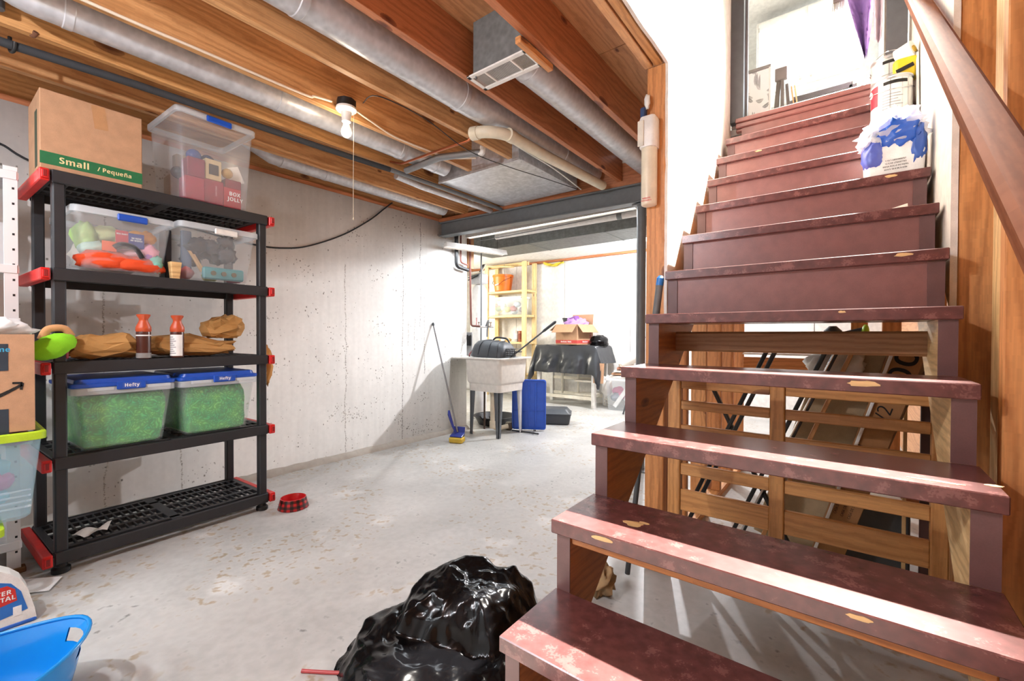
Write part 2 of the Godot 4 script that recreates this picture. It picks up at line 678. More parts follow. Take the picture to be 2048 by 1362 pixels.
func make_materials():
	M.joist = [woodm(h("d9a570")), woodm(h("d09a60")), woodm(h("d4a06a"))]
	M.joist_red = woodm(h("c07a50"))
	M.ply = woodm(h("c08a5e"))
	M.stud = [woodm(h("dd9f62")), woodm(h("d6955a")), woodm(h("d08c50"))]
	M.pine = woodm(h("e3bd84"))
	M.bedwood = woodm(h("cf9558"), 0.4)
	M.yellow_wood = woodm(h("efd49a"))
	M.cleat = woodm(h("a5764e"))
	M.stringer_side = woodm(h("b8763c"), 0.45)
	M.tread = mat(Color.WHITE, 0.27, 0.0, T.tread, Vector3(1.7, 3.4, 1))
	M.riser = plain(h("8c605c"), 0.36)
	M.maroon = plain(h("6a4a49"), 0.45)
	M.rail = woodm(h("7a4a32"), 0.7)
	M.rail.metallic_specular = 0.07
	M.floor = mat(Color(1, 1, 1), 0.42, 0.0, T.floor, Vector3(1.0 / 4.6, 1.0 / 4.6, 1.0 / 4.6), true)
	M.wall = mat(Color.WHITE, 0.8, 0.0, T.wall)
	M.white_wall = plain(h("ecebe7"), 0.8)
	M.drywall = plain(h("efe9df"), 0.75)
	M.drywall_edge = plain(h("cfc9bd"), 0.9)
	M.concrete = plain(h("b5b0a6"), 0.9)
	M.zinc = mat(h("f6f7f8"), 0.36, 0.35, T.zinc, Vector3(2, 2, 2), true)
	M.old_zinc = mat(h("9aa09d"), 0.5, 0.5, T.zinc, Vector3(2, 2, 2), true)
	M.steel = plain(h("6d7173"), 0.45)
	M.chrome = mat(h("dcdcdc"), 0.18, 1.0)
	M.copper = mat(h("b06a4a"), 0.35, 0.9)
	M.pvc = plain(h("e6dcc4"), 0.4)
	M.white = plain(h("f1f0ec"), 0.4)
	M.black = plain(h("17181a"), 0.45)
	M.black_soft = plain(h("222326"), 0.7)
	M.shelf = plain(h("26282c"), 0.5)
	M.red = plain(h("d8231f"), 0.4)
	M.card = plain(h("bb9270"), 0.85)
	M.kraft = plain(h("a8794c"), 0.85)
	M.clear = clear_mat(Color(0.92, 0.95, 0.97), 0.09, 0.22)
	M.clear_rim = clear_mat(Color(0.90, 0.93, 0.95), 0.38, 0.25)
	M.blue_lid = plain(h("1f55c0"), 0.35)
	M.grey_plastic = plain(h("3d4247"), 0.5)
	M.ink = plain(h("1b1714"), 0.8)
	M.white_ink = plain(h("f4f4f2"), 0.7)
	M.bag = mat(h("0a0a0c"), 0.16)
	M.bag.metallic_specular = 0.32
	M.orange = plain(h("f07818"), 0.45)

# ---------------------------------------------------------------- the room

func slab(called: String, lo: Vector3, hi: Vector3, m: Material, parent: Node = null) -> MeshInstance3D:
	var s := S()
	box(s, (lo + hi) * 0.5, hi - lo)
	var o := put(s, called, m, self if parent == null else parent)
	if parent == null:
		o.set_meta("kind", "structure")
	return o

func build_shell():
	slab("floor", wd(-6.4, -0.12, -6.85), wd(0.62, 0, 2.8), M.floor)
	# poured concrete wall: its face carries the wall texture
	var s := S()
	var x0 := -3.62
	quad(s, wd(x0, 0, 2.6), wd(x0, 0, -3.83), wd(x0, 2.37, -3.83), wd(x0, 2.37, 2.6), Vector2(0, 1), Vector2(1, 1), Vector2(1, 0), Vector2(0, 0))
	quad(s, wd(x0, 0, -3.83), wd(-6.4, 0, -3.83), wd(-6.4, 2.37, -3.83), wd(x0, 2.37, -3.83), Vector2(0, 1), Vector2(0.4, 1), Vector2(0.4, 0), Vector2(0, 0))
	quad(s, wd(-6.4, 0, -3.83), wd(-6.4, 0, 2.6), wd(-6.4, 2.37, 2.6), wd(-6.4, 2.37, -3.83), Vector2(0, 1), Vector2(1, 1), Vector2(1, 0), Vector2(0, 0))
	quad(s, wd(x0, 2.37, 2.6), wd(x0, 2.37, -3.83), wd(-6.4, 2.37, -3.83), wd(-6.4, 2.37, 2.6), Vector2(0, 0), Vector2(1, 0), Vector2(1, 0.4), Vector2(0, 0.4))
	var wl := put(s, "wall_left", M.wall)
	wl.set_meta("kind", "structure")
	# rough footing that shows along the foot of the wall
	s = S()
	var fz := FastNoiseLite.new()
	fz.frequency = 3.0
	sheet(s, 160, 3, func(u, v):
		var z: float = 2.6 - 6.43 * u
		var n: float = fz.get_noise_2d(z * 2.0, v * 3.0) * 0.012
		if v < 0.3:
			return wd(-3.62, 0.045 + n, z)
		if v < 0.6:
			return wd(-3.595 + n, 0.038 + n * 0.6, z)
		if v < 0.9:
			return wd(-3.572 + n, 0.012, z)
		return wd(-3.565 + n, -0.005, z), -1.0)
	put(s, "baseboard_left", M.concrete).set_meta("kind", "structure")
	slab("wall_alcove", wd(-6.4, 0, -6.85), wd(-6.2, 2.5, -3.83), M.white_wall)
	var w2 := struct("added_window_2", wd(-6.2, 0, -5.15))  # unseen window, added to brighten the alcove and the pine shelf
	slab("frame", wd(-0.02, 1.42, -0.56), wd(0.03, 2.18, 0.56), M.white, w2)
	slab("pane", wd(0.031, 1.47, -0.51), wd(0.036, 2.13, 0.51), glow(Color(1.0, 0.98, 0.93), 3.0), w2)
	slab("sash_bar", wd(0.037, 1.47, -0.02), wd(0.05, 2.13, 0.02), M.white, w2)
	area(wd(0.07, 1.80, 0), wd(1, -0.15, -0.35), Vector2(1.0, 0.64), 9.0, Color(1.0, 0.97, 0.90), w2)
	# the back wall is cast in panels with shallow joints
	var wb := struct("wall_back")
	slab("wall_core", wd(-6.4, 0, -6.85), wd(0.62, 2.5, -6.67), M.concrete, wb)
	var xs := [-6.2, -5.0, -3.95, -2.75, -1.55, -0.35, 0.42]
	for i in xs.size() - 1:
		slab("panel", wd(xs[i] + 0.004, 0, -6.67), wd(xs[i + 1] - 0.004, 2.41, -6.65), M.white_wall, wb)
	slab("sill", wd(-6.2, 2.415, -6.67), wd(0.42, 2.455, -6.62), M.joist_red, wb)
	slab("wall_front", wd(-6.4, 0, 2.6), wd(0.62, 2.64, 2.8), M.white_wall)

func build_ceiling():
	var c := struct("ceiling")
	# plywood deck panels
	for i in 6:
		for j in 5:
			var xa := -6.4 + i * 1.2
			var za := 2.8 - j * 1.25
			var xb: float = min(xa + 1.195, -0.71)
			if xa > -0.8:
				continue
			slab("deck_panel", wd(xa, 2.64, za - 1.245), wd(xb, 2.66, za), M.ply, c)
	var cf := struct("ceiling_front")
	slab("deck_panel", wd(-0.71, 2.64, -0.3), wd(0.62, 2.66, 2.8), M.ply, cf)
	slab("deck_panel", wd(0.28, 2.64, -3.45), wd(0.62, 2.66, -0.3), M.ply, struct("ceiling_side"))
	var cbk := struct("ceiling_back")
	slab("deck_panel", wd(-6.4, 2.50, -6.85), wd(0.62, 2.555, -3.52), M.ply, cbk)
	var spans := [[-3.27, 2.6, -3.46], [-2.825, 2.6, -3.46], [-2.385, 2.6, -2.56], [-1.985, 2.6, -2.56], [-1.545, 2.6, -3.5], [-1.115, 2.6, -3.5], [-0.782, 2.6, -2.1], [-0.735, 2.6, -2.1], [-3.675, 2.6, -3.46]]
	for i in spans.size():
		var sp: Array = spans[i]
		var s := S()
		box(s, wd(sp[0], 2.5225, (sp[1] + sp[2]) * 0.5), wd(0.038, 0.235, sp[1] - sp[2]), 0.002)
		put(s, "joist", M.joist[i % 3] if i < 4 or i > 5 else M.joist_red, c)
	# joists beyond the stair, near the viewer
	for x in [-0.2, 0.2]:
		slab("joist", wd(x - 0.019, 2.405, -0.26), wd(x + 0.019, 2.64, 2.6), M.joist[1], cf)
	slab("header", wd(-0.71, 2.405, -0.3), wd(0.36, 2.64, -0.262), M.joist[0], cf)
	slab("sill", wd(-3.78, 2.37, -3.5), wd(-3.63, 2.405, 2.6), M.joist_red, c)
	# wall plate on the steel beam
	var s := S()
	bar(s, wd(-3.66, 2.382, -3.45), wd(-0.80, 2.382, -3.575), 0.12, 0.044)
	put(s, "beam_plate", M.joist_red, c)
	s = S()
	bar(s, wd(-2.76, 2.52, -3.47), wd(-0.80, 2.52, -3.56), 0.04, 0.23)
	put(s, "rim_board", M.joist_red, c)
	# pale boards of the back room's ceiling, with open joints
	var zs := [-3.62, -4.9, -5.62, -6.65]
	var xs := [-6.2, -4.0, -2.62, -1.2, 0.42]
	for i in 4:
		for j in 3:
			slab("ceiling_board", wd(xs[i] + 0.006, 2.452, zs[j + 1] + 0.006), wd(xs[i + 1] - 0.006, 2.47, zs[j] - 0.006), M.white_wall, cbk)

	# steel beam and its column
	var b := struct("steel_beam", Vector3.ZERO, "grey painted steel beam carrying the joists", "beam")
	s = S()
	var A := wd(-3.66, 0, -3.425)
	var B := wd(-1.2, 0, -3.535)
	bar(s, A + wd(0, 2.2825, 0), B + wd(0, 2.2825, 0), 0.012, 0.15)
	put(s, "web", M.steel, b)
	for y in [2.2115, 2.3535]:
		s = S()
		bar(s, A + wd(0, y, 0), B + wd(0, y, 0), 0.10, 0.013, 0.003)
		put(s, "flange", M.steel, b)
	b = struct("steel_column", wd(-1.375, 0, -3.545), "grey steel pipe column under the beam end", "column")
	s = S()
	cyl(s, wd(0, 0, 0), wd(0, 2.205, 0), 0.038, 24)
	put(s, "shaft", M.steel, b)
	s = S()
	box(s, wd(0, 0.006, 0), wd(0.16, 0.012, 0.16), 0.002)
	put(s, "base_plate", M.steel, b)
	s = S()
	box(s, wd(0, 2.19, 0), wd(0.12, 0.012, 0.12), 0.002)
	put(s, "cap_plate", M.steel, b)

func stud(parent: Node, x: float, z: float, y0: float, y1: float, wx := 0.089, wz := 0.038, m: Material = null):
	var s := S()
	box(s, wd(x, (y0 + y1) * 0.5, z), wd(wx, y1 - y0, wz), 0.003)
	put(s, "stud", m if m else M.stud[rng.randi() % 3], parent)

func stair_y(z: float) -> float:
	return 0.2 + 0.8554 * (-z - 0.57)

func build_stairwell():
	# left side: framing, then the drywall that lines the stairwell
	var w := struct("wall_stair_left")
	stud(w, -0.745, -2.145, 0, 2.405, 0.09, 0.09, M.stud[1])
	for z in [-2.5, -2.9, -3.3, -3.7, -4.1]:
		stud(w, -0.745, z, 0.04, 2.405)
	slab("floor_plate", wd(-0.79, 0, -4.3), wd(-0.70, 0.04, -2.19), M.stud[0], w)
	var dw := struct("wall_stairwell_left")
	var s := S()
	var edge := []
	var n := FastNoiseLite.new()
	n.frequency = 9.0
	# torn lower edge beside the treads and along the post
	var poly := PackedVector2Array()
	poly.append(Vector2(3.45, 5.0))
	poly.append(Vector2(3.45, stair_y(-3.45) - 0.45))
	poly.append(Vector2(2.10, stair_y(-2.10) - 0.34))
	for k in 24:
		var y := stair_y(-2.10) - 0.30 + k * (2.38 - stair_y(-2.10) + 0.30) / 23.0
		poly.append(Vector2(2.10 + n.get_noise_1d(y * 3.0) * 0.012, y))
	for k in 40:
		var z := 2.095 - k * 2.395 / 39.0
		poly.append(Vector2(z, 2.395 + n.get_noise_1d(z * 5.0 + 40.0) * 0.010))
	poly.append(Vector2(-0.3, 5.0))
	prism(s, poly, 0.014, Transform3D(Basis(wd(0, 0, -1), wd(0, 1, 0), wd(1, 0, 0)), wd(-0.702, 0, 0)))
	put(s, "drywall", M.drywall, dw)
	slab("shaft_wall", wd(-0.80, 2.66, -3.45), wd(-0.704, 5.0, 0.62), M.drywall, dw)

	# right side: framing, panelling behind it and the drywall strip
	w = struct("wall_right")
	slab("sheathing", wd(0.42, 0, -6.85), wd(0.62, 2.64, 2.8), M.ply, w)
	stud(w, 0.333, -2.145, 0, 3.4, 0.09, 0.09, M.stud[0])
	stud(w, 0.342, -1.60, 0, 3.2, 0.089, 0.045, M.stud[1])
	stud(w, 0.372, -1.80, 0, 3.2, 0.09, 0.13, M.pine)  # paler wood colour stands in for sunlight on this stud
	for z in [-1.2, -0.8, -0.4]:
		stud(w, 0.372, z, 0, 2.64)
	for z in [-2.6, -3.0, -3.4]:
		stud(w, 0.372, z, 0, 2.0)
	slab("shaft_panel", wd(0.42, 2.64, -2.2), wd(0.46, 5.0, 0.5), M.stud[2], w)
	dw = struct("wall_stairwell_right")
	s = S()
	poly = PackedVector2Array([Vector2(3.45, 5.0), Vector2(3.45, stair_y(-3.45) - 0.45), Vector2(2.10, stair_y(-2.10) - 0.30)])
	for k in 40:
		var y := stair_y(-2.10) - 0.26 + k * (5.26 - stair_y(-2.10)) / 39.0
		poly.append(Vector2(2.095 + n.get_noise_1d(y * 3.0 + 80.0) * 0.010, y))
	prism(s, poly, 0.018, Transform3D(Basis(wd(0, 0, -1), wd(0, 1, 0), wd(1, 0, 0)), wd(0.268, 0, 0)))
	put(s, "drywall", M.drywall, dw)
	slab("shaft_wall", wd(0.288, 2.66, -3.45), wd(0.42, 5.0, -2.2), M.drywall, dw)
	# the shaft is closed above and towards the viewer
	slab("wall_shaft_front", wd(-0.80, 2.66, -0.3), wd(0.62, 5.0, -0.2), M.drywall)
	slab("ceiling_upstairs", wd(-3.3, 5.0, -6.85), wd(2.9, 5.1, 0.62), M.white_wall)

func build_stairs():
	var st := thing("staircase", "open-riser wooden staircase painted dark oxblood, with scuffed treads", "stairs")
	# two sawtooth stringers
	for side in 2:
		var poly := PackedVector2Array()
		for k in range(0, 12):
			var z := -(-0.57 - 0.2338 * k) + 0.022
			var y := 0.2 * (k + 1) - 0.038
			poly.append(Vector2(z, max(y - 0.2, 0.0)))
			poly.append(Vector2(z, y))
		poly.append(Vector2(0.57 + 0.2338 * 12 + 0.02, 2.362))
		poly.append(Vector2(0.57 + 0.2338 * 12 + 0.02, 2.08))
		poly.append(Vector2(0.80, 0.0))
		var s := S()
		prism(s, poly, 0.040, Transform3D(Basis(wd(0, 0, -1), wd(0, 1, 0), wd(1, 0, 0)), wd(-0.648 if side == 0 else 0.203, 0, 0)), Vector2(rng.randf(), rng.randf()))
		put(s, "stringer", M.stringer_side if side == 0 else M.pine, st)
		# painted front edges of the stringer
		for k in range(0, 12):
			s = S()
			var z := -0.57 - 0.2338 * k - 0.021
			var w := 0.041 if side == 0 else (0.045 if k < 5 else 0.042)
			box(s, wd(-0.628 if side == 0 else 0.2235, 0.2 * (k + 1) - 0.038 - 0.081, z), wd(w, 0.161, 0.003))
			put(s, "painted_edge", M.maroon, st)
	for k in range(0, 12):
		var s := S()
		var z := -0.57 - 0.2338 * k
		var j := rng.randf_range(-0.003, 0.003)
		box(s, wd(-0.2025 + j, 0.2 * (k + 1) - 0.019, z - 0.128), wd(0.908, 0.038, 0.256), 0.0025)
		put(s, "tread", M.tread, st)
	for k in range(6, 13):
		var s := S()
		var z := -0.57 - 0.2338 * k
		box(s, wd(-0.2025, 0.2 * (k + 1) - 0.138, z - 0.03), wd(0.81, 0.20, 0.012))
		put(s, "riser", M.riser, st)
	# nosing at the top, with its stepped moulding
	var top := S()
	box(top, wd(-0.215, 2.605, -3.44), wd(0.86, 0.03, 0.13), 0.004)
	box(top, wd(-0.215, 2.572, -3.415), wd(0.86, 0.034, 0.06), 0.006)
	box(top, wd(-0.215, 2.545, -3.422), wd(0.86, 0.022, 0.04), 0.006)
	put(top, "top_nosing", M.riser, st)
	# the plank spiked between the stringers
	var cl := S()
	box(cl, wd(-0.20, 1.089, -1.995), wd(0.845, 0.084, 0.038), 0.008)
	put(cl, "spreader", M.cleat, st)
	cl = S()
	box(cl, wd(-0.2025, 0.548, -1.085), wd(0.81, 0.03, 0.038), 0.003)
	put(cl, "ledger", M.stringer_side, st)
	# bare wood where the paint has broken away from the noses
	var chips := [[1, -0.464, -1.150, 0.028, 0.017, 0], [1, -0.44, -1.170, 0.014, 0.008, 0], [2, 0.243, -1.345, 0.016, 0.010, 0], [2, 0.15, -1.31, 0.05, 0.006, 0], [3, 0.03, -1.473, 0.036, 0.008, 1], [4, -0.02, -1.706, 0.010, 0.004, 1], [5, 0.14, -1.741, 0.024, 0.006, 1], [7, 0.13, -2.207, 0.022, 0.006, 1], [1, -0.50, -1.012, 0.03, 0.006, 1], [1, 0.02, -1.0, 0.022, 0.005, 1], [9, -0.43, -2.69, 0.02, 0.004, 1], [0, -0.40, -0.80, 0.02, 0.005, 1]]
	for c in chips:
		var s := S()
		var y: float = 0.2 * (c[0] + 2)
		var zn: float = -0.57 - 0.2338 * (c[0] + 1)
		var poly := PackedVector2Array()
		for k in 14:
			var a := TAU * k / 14.0
			var r := rng.randf_range(0.75, 1.15)
			poly.append(Vector2(cos(a) * c[3] * r, sin(a) * c[4] * r))
		if c[5] == 1:
			prism(s, poly, 0.0012, Transform3D(Basis.IDENTITY, wd(c[1], y - 0.006 - c[4], zn - 0.0003)))
		else:
			prism(s, poly, 0.0012, Transform3D(Basis(wd(1, 0, 0), wd(0, 0, -1), wd(0, 1, 0)), wd(c[1], y - 0.0003, c[2])))
		put(s, "bare_patch", M.pine, st)

	# handrail with its brackets
	var rail := thing("handrail", "varnished brown wooden handrail beside the stairs", "handrail")
	var s2 := S()
	var r0 := wd(0.22, 0.495 + 0.8 * 0.2, -0.2)
	var r1 := wd(0.22, 0.495 + 0.8 * 3.0, -3.0)
	bar(s2, r0, r1, 0.066, 0.046, 0.010)
	put(s2, "rail", M.rail, rail)
	for z in [-0.8, -2.16]:
		s2 = S()
		tube(s2, bend([wd(0.30, 0.495 - 0.8 * z - 0.08, z), wd(0.225, 0.495 - 0.8 * z - 0.08, z), wd(0.22, 0.495 - 0.8 * z - 0.028, z)], 0.03), 0.007, 8)
		put(s2, "bracket", M.steel, rail)

func xf_flip(x: Transform3D) -> Transform3D:
	return x

func build_upstairs():
	slab("floor_upstairs", wd(-3.3, 2.56, -6.85), wd(2.9, 2.60, -3.50), M.white_wall)
	# door wall with its opening, trim and jambs
	var w := struct("wall_upstairs_front")
	slab("wall_piece", wd(-3.3, 2.66, -3.55), wd(-0.70, 5.0, -3.45), M.drywall, w)
	slab("wall_piece", wd(0.26, 2.66, -3.55), wd(2.9, 5.0, -3.45), M.drywall, w)
	slab("wall_piece", wd(-0.70, 4.7, -3.55), wd(0.26, 5.0, -3.45), M.drywall, w)
	var d := struct("door_1")
	var grey := plain(h("595c62"), 0.45)
	slab("jamb", wd(-0.69, 2.62, -3.56), wd(-0.605, 4.7, -3.43), grey, d)
	slab("jamb", wd(0.155, 2.62, -3.56), wd(0.25, 4.7, -3.43), grey, d)
	slab("head", wd(-0.69, 4.66, -3.56), wd(0.25, 4.74, -3.43), grey, d)
	slab("stop", wd(-0.605, 2.62, -3.54), wd(-0.592, 4.66, -3.50), plain(h("8a8d93"), 0.4), d)
	slab("threshold", wd(-0.69, 2.602, -3.60), wd(0.25, 2.632, -3.49), plain(h("c9c6c2"), 0.5), d)
	var mir := slab("kick_strip", wd(0.145, 2.63, -3.53), wd(0.157, 4.4, -3.45), M.chrome, d)
	mir.name = "metal_strip"
	slab("wall_upstairs_left", wd(-3.4, 2.6, -6.85), wd(-3.3, 5.0, -3.5), M.white_wall)
	slab("wall_upstairs_right", wd(2.9, 2.6, -6.85), wd(3.0, 5.0, -3.5), M.white_wall)
	slab("wall_upstairs_back", wd(-3.3, 2.6, -6.95), wd(2.9, 5.0, -6.85), M.white_wall)
	# daylight window in the far wall upstairs
	var win := struct("window_1", wd(0.9, 0, -6.84))
	slab("frame", wd(-0.66, 3.42, -0.02), wd(0.66, 4.66, 0.03), M.white, win)
	slab("pane", wd(-0.6, 3.48, 0.031), wd(0.6, 4.60, 0.036), glow(Color(0.93, 0.97, 1.0), 3.0), win)
	slab("sash_bar", wd(-0.6, 4.02, 0.037), wd(0.6, 4.06, 0.05), M.white, win)
	area(wd(0, 4.04, 0.07), wd(0, -0.25, 1), Vector2(1.2, 1.1), 9.0, Color(0.93, 0.97, 1.0), win)
	# kitchen ceiling lamp
	var l := thing("ceiling_lamp", "round white ceiling lamp in the room upstairs", "lamp", wd(-0.2, 4.86, -4.75))
	var s := S()
	lathe(s, [Vector2(0.02, 0), Vector2(0.10, 0.012), Vector2(0.15, 0.05), Vector2(0.155, 0.09)], 28)
	put(s, "shade", glow(Color(1, 0.97, 0.9), 4.0), l)
	s = S()
	lathe(s, [Vector2(0.16, 0.09), Vector2(0.165, 0.14)], 28)
	put(s, "rim", M.chrome, l)
	area(wd(0, -0.02, 0), wd(0, -1, 0), Vector2(0.22, 0.22), 12.0, Color(1, 0.97, 0.92), l)
	# ceiling spot turned to the stairs
	var sl := thing("ceiling_spot", "small white ceiling spot upstairs turned towards the stairs", "lamp", wd(0.12, 4.80, -4.42))
	var aim := (wd(-0.20, 0.7, -1.0) - wd(0.12, 4.80, -4.42)).normalized()
	var xa := Transform3D(Basis.looking_at(aim), Vector3.ZERO) * Transform3D(Basis(wd(1, 0, 0), -PI * 0.5), Vector3.ZERO)
	s = S()
	lathe(s, [Vector2(0.045, -0.02), Vector2(0.045, 0.0), Vector2(0.05, 0.0), Vector2(0.05, -0.03), Vector2(0.03, -0.11), Vector2(0.012, -0.12)], 22, xf_flip(xa), false, true)
	put(s, "housing", M.white, sl)
	s = S()
	lathe(s, [Vector2(0.043, -0.012), Vector2(0.02, -0.008), Vector2(0.001, -0.008)], 22, xf_flip(xa), true, true)
	put(s, "bulb_face", glow(Color(1, 0.96, 0.9), 5.0), sl)
	s = S()
	cyl(s, wd(0, 0.04, -0.03), wd(0, 0.20, -0.05), 0.008, 8)
	put(s, "stem", M.chrome, sl)
	var sp := SpotLight3D.new()
	sp.name = "spot_light"
	sl.add_child(sp)
	sp.transform = Transform3D(Basis.looking_at(aim), aim * 0.03)
	sp.light_energy = 370.0
	sp.light_color = Color(1, 0.97, 0.93)
	sp.light_size = 0.05
	sp.spot_range = 30.0
	sp.spot_attenuation = 2.0
	sp.spot_angle = 19.0
	sp.spot_angle_attenuation = 0.6
	sp.shadow_enabled = true
	# white wall cabinet with two doors
	var cb := thing("kitchen_cabinet", "tall white kitchen cabinet with two plain doors upstairs", "cabinet", wd(-0.42, 3.95, -6.15))
	s = S()
	box(s, wd(0, 0.45, 0), wd(1.0, 0.9, 0.32), 0.004)
	put(s, "body", M.white, cb)
	for k in 2:
		s = S()
		box(s, wd(-0.245 + 0.49 * k, 0.45, 0.168), wd(0.47, 0.86, 0.018), 0.004)
		var dr := put(s, "door", M.white, cb)
		s = S()
		lathe(s, [Vector2(0.006, 0), Vector2(0.006, 0.014), Vector2(0.014, 0.02), Vector2(0.012, 0.03), Vector2(0.0, 0.032)], 12, Transform3D(Basis(wd(1, 0, 0), wd(0, 0, 1), wd(0, -1, 0)), wd(-0.05 + 0.10 * k, 0.10, 0.176)))
		put(s, "knob", M.chrome, dr)
		s = S()
		box(s, wd(-0.47 if k == 0 else 0.47, 0.80, 0.178), wd(0.012, 0.05, 0.006))
		put(s, "hinge", M.chrome, dr)
	# a folding screen panel printed with leaves
	var pn := thing("printed_panel", "white panel printed with grey leaves standing in the upstairs doorway", "panel", wd(-0.565, 2.60, -3.80))
	s = S()
	box(s, wd(0, 0.27, 0), wd(0.135, 0.50, 0.012))
	var leafm := mat(Color.WHITE, 0.7, 0.0, T.leaf, Vector3(2.2, 2.2, 1))
	put(s, "leaf_print", leafm, pn)
	for k in [-1, 1]:
		s = S()
		box(s, wd(k * 0.074, 0.27, 0), wd(0.014, 0.54, 0.02), 0.002)
		put(s, "frame_side", M.white, pn)
	s = S()
	box(s, wd(0, 0.535, 0), wd(0.16, 0.024, 0.022), 0.003)
	put(s, "frame_top", plain(h("8f8a86"), 0.5), pn)
	# folded grey stool legs leaning in the room
	var fs := thing("folded_stand", "folded grey metal stand just inside the upstairs room", "stand", wd(-0.40, 2.60, -3.72))
	for q in [[-0.035, 0.0, 0.03, 0.42], [0.0, 0.02, 0.022, 0.36], [0.035, -0.01, 0.02, 0.33]]:
		s = S()
		box(s, wd(q[0], q[3] * 0.5, q[1]), wd(q[2], q[3], 0.02), 0.003, Basis(wd(0, 0, 1), q[0] * 2.0))
		put(s, "leg", plain(h("6b6763"), 0.4), fs)
	s = S()
	box(s, wd(-0.01, 0.40, 0.012), wd(0.075, 0.09, 0.03), 0.004)
	put(s, "hinge_block", plain(h("7b7672"), 0.4), fs)
	for k in 2:
		s = S()
		box(s, wd(0.07 + 0.02 * k, 0.15, 0.0), wd(0.008, 0.30, 0.02), 0.002, Basis(wd(0, 0, 1), 0.12))
		put(s, "slat", M.pine, fs)
	# dark bench frame
	var bf := thing("bench_frame", "dark grey bench frame on the floor upstairs", "bench", wd(-0.20, 2.60, -4.05))
	for q in [[wd(-0.17, 0.34, 0), wd(0.20, 0.34, 0)], [wd(-0.17, 0, 0), wd(-0.17, 0.34, 0)], [wd(0.20, 0, 0), wd(0.20, 0.34, 0)]]:
		s = S()
		bar(s, q[0], q[1], 0.035, 0.045, 0.003)
		put(s, "rail" if q[0].y > 0.1 else "leg", plain(h("56524f"), 0.5), bf)
	# lilac cloth on the door and the coat beside it
	var n := FastNoiseLite.new()
	n.frequency = 5.0
	s = S()
	var outline := func(v): return lerp(0.075, 0.006, pow(v, 1.3))
	sheet(s, 16, 30, func(u, v):
		var hw: float = outline.call(v)
		var cx: float = 0.03 + 0.03 * v
		return wd(cx + (u - 0.5) * 2.0 * hw, 3.32 - 0.48 * v, -3.50 + 0.025 * sin(u * 9.0 + v * 2.0) + 0.02 * n.get_noise_2d(u * 3.0, v * 4.0)))
	solo(s, "hanging_cloth", plain(h("8d6fb5"), 0.85), "lilac purple cloth hanging in the upstairs doorway", "cloth")
	s = S()
	sheet(s, 12, 20, func(u, v):
		return wd(0.118 + (u - 0.5) * 0.06 * (1.0 - 0.5 * v), 3.32 - 0.42 * v, -3.47 + 0.02 * sin(u * 8.0) + 0.01 * n.get_noise_2d(u * 4.0, v * 4.0)))
	solo(s, "pale_scarf", plain(h("d9c7d6"), 0.85), "pale pink scarf hanging beside the purple cloth", "scarf")
	s = S()
	cyl(s, wd(0.155, 3.325, -3.50), wd(-0.12, 3.325, -3.50), 0.006, 8)
	solo(s, "hanging_rod", M.chrome, "thin chrome rod reaching out from the upstairs door jamb", "rod")
	# brush hanging above
	var br := thing("hanging_brush", "grey bristle brush hanging above the upstairs doorway", "brush", wd(-0.075, 3.22, -3.52))
	s = S()
	box(s, wd(0, 0.06, 0), wd(0.06, 0.05, 0.03), 0.005)
	put(s, "block", plain(h("6d675f"), 0.7), br)
	for k in 14:
		s = S()
		var bx := -0.028 + k * 0.0043
		tube(s, [wd(bx, 0.04, 0), wd(bx + rng.randf_range(-0.006, 0.002), -0.01 + rng.randf_range(-0.01, 0.012), rng.randf_range(-0.01, 0.01))], 0.002, 5)
		put(s, "bristle", plain(h("8a7f72"), 0.8), br)
# ---------------------------------------------------------------- ducts, pipes, wires and lamps

func duct(called: String, label: String, pts: Array, r: float, m: Material, seams: Array, group := ""):
	var o := thing(called, label, "duct", Vector3.ZERO, 0.0, group)
	var s := S()
	tube(s, pts, r, 24)
	put(s, "pipe", m, o)
	for z in seams:
		var a: Vector3 = pts[0]
		for k in pts.size() - 1:
			if (pts[k].z - z) * (pts[k + 1].z - z) <= 0:
				a = pts[k].lerp(pts[k + 1], (z - pts[k].z) / (pts[k + 1].z - pts[k].z))
		s = S()
		tube(s, [a + wd(0, 0, 0.018), a + wd(0, 0, 0.014), a + wd(0, 0, -0.014), a + wd(0, 0, -0.018)], [r, r + 0.003, r + 0.003, r], 24, false)
		put(s, "crimp", m, o)
	return o

func line(called: String, label: String, category: String, pts: Array, r: float, m: Material, group := "", n := 10):
	var s := S()
	tube(s, pts, r, n)
	return solo(s, called, m, label, category, Vector3.ZERO, 0.0, group)

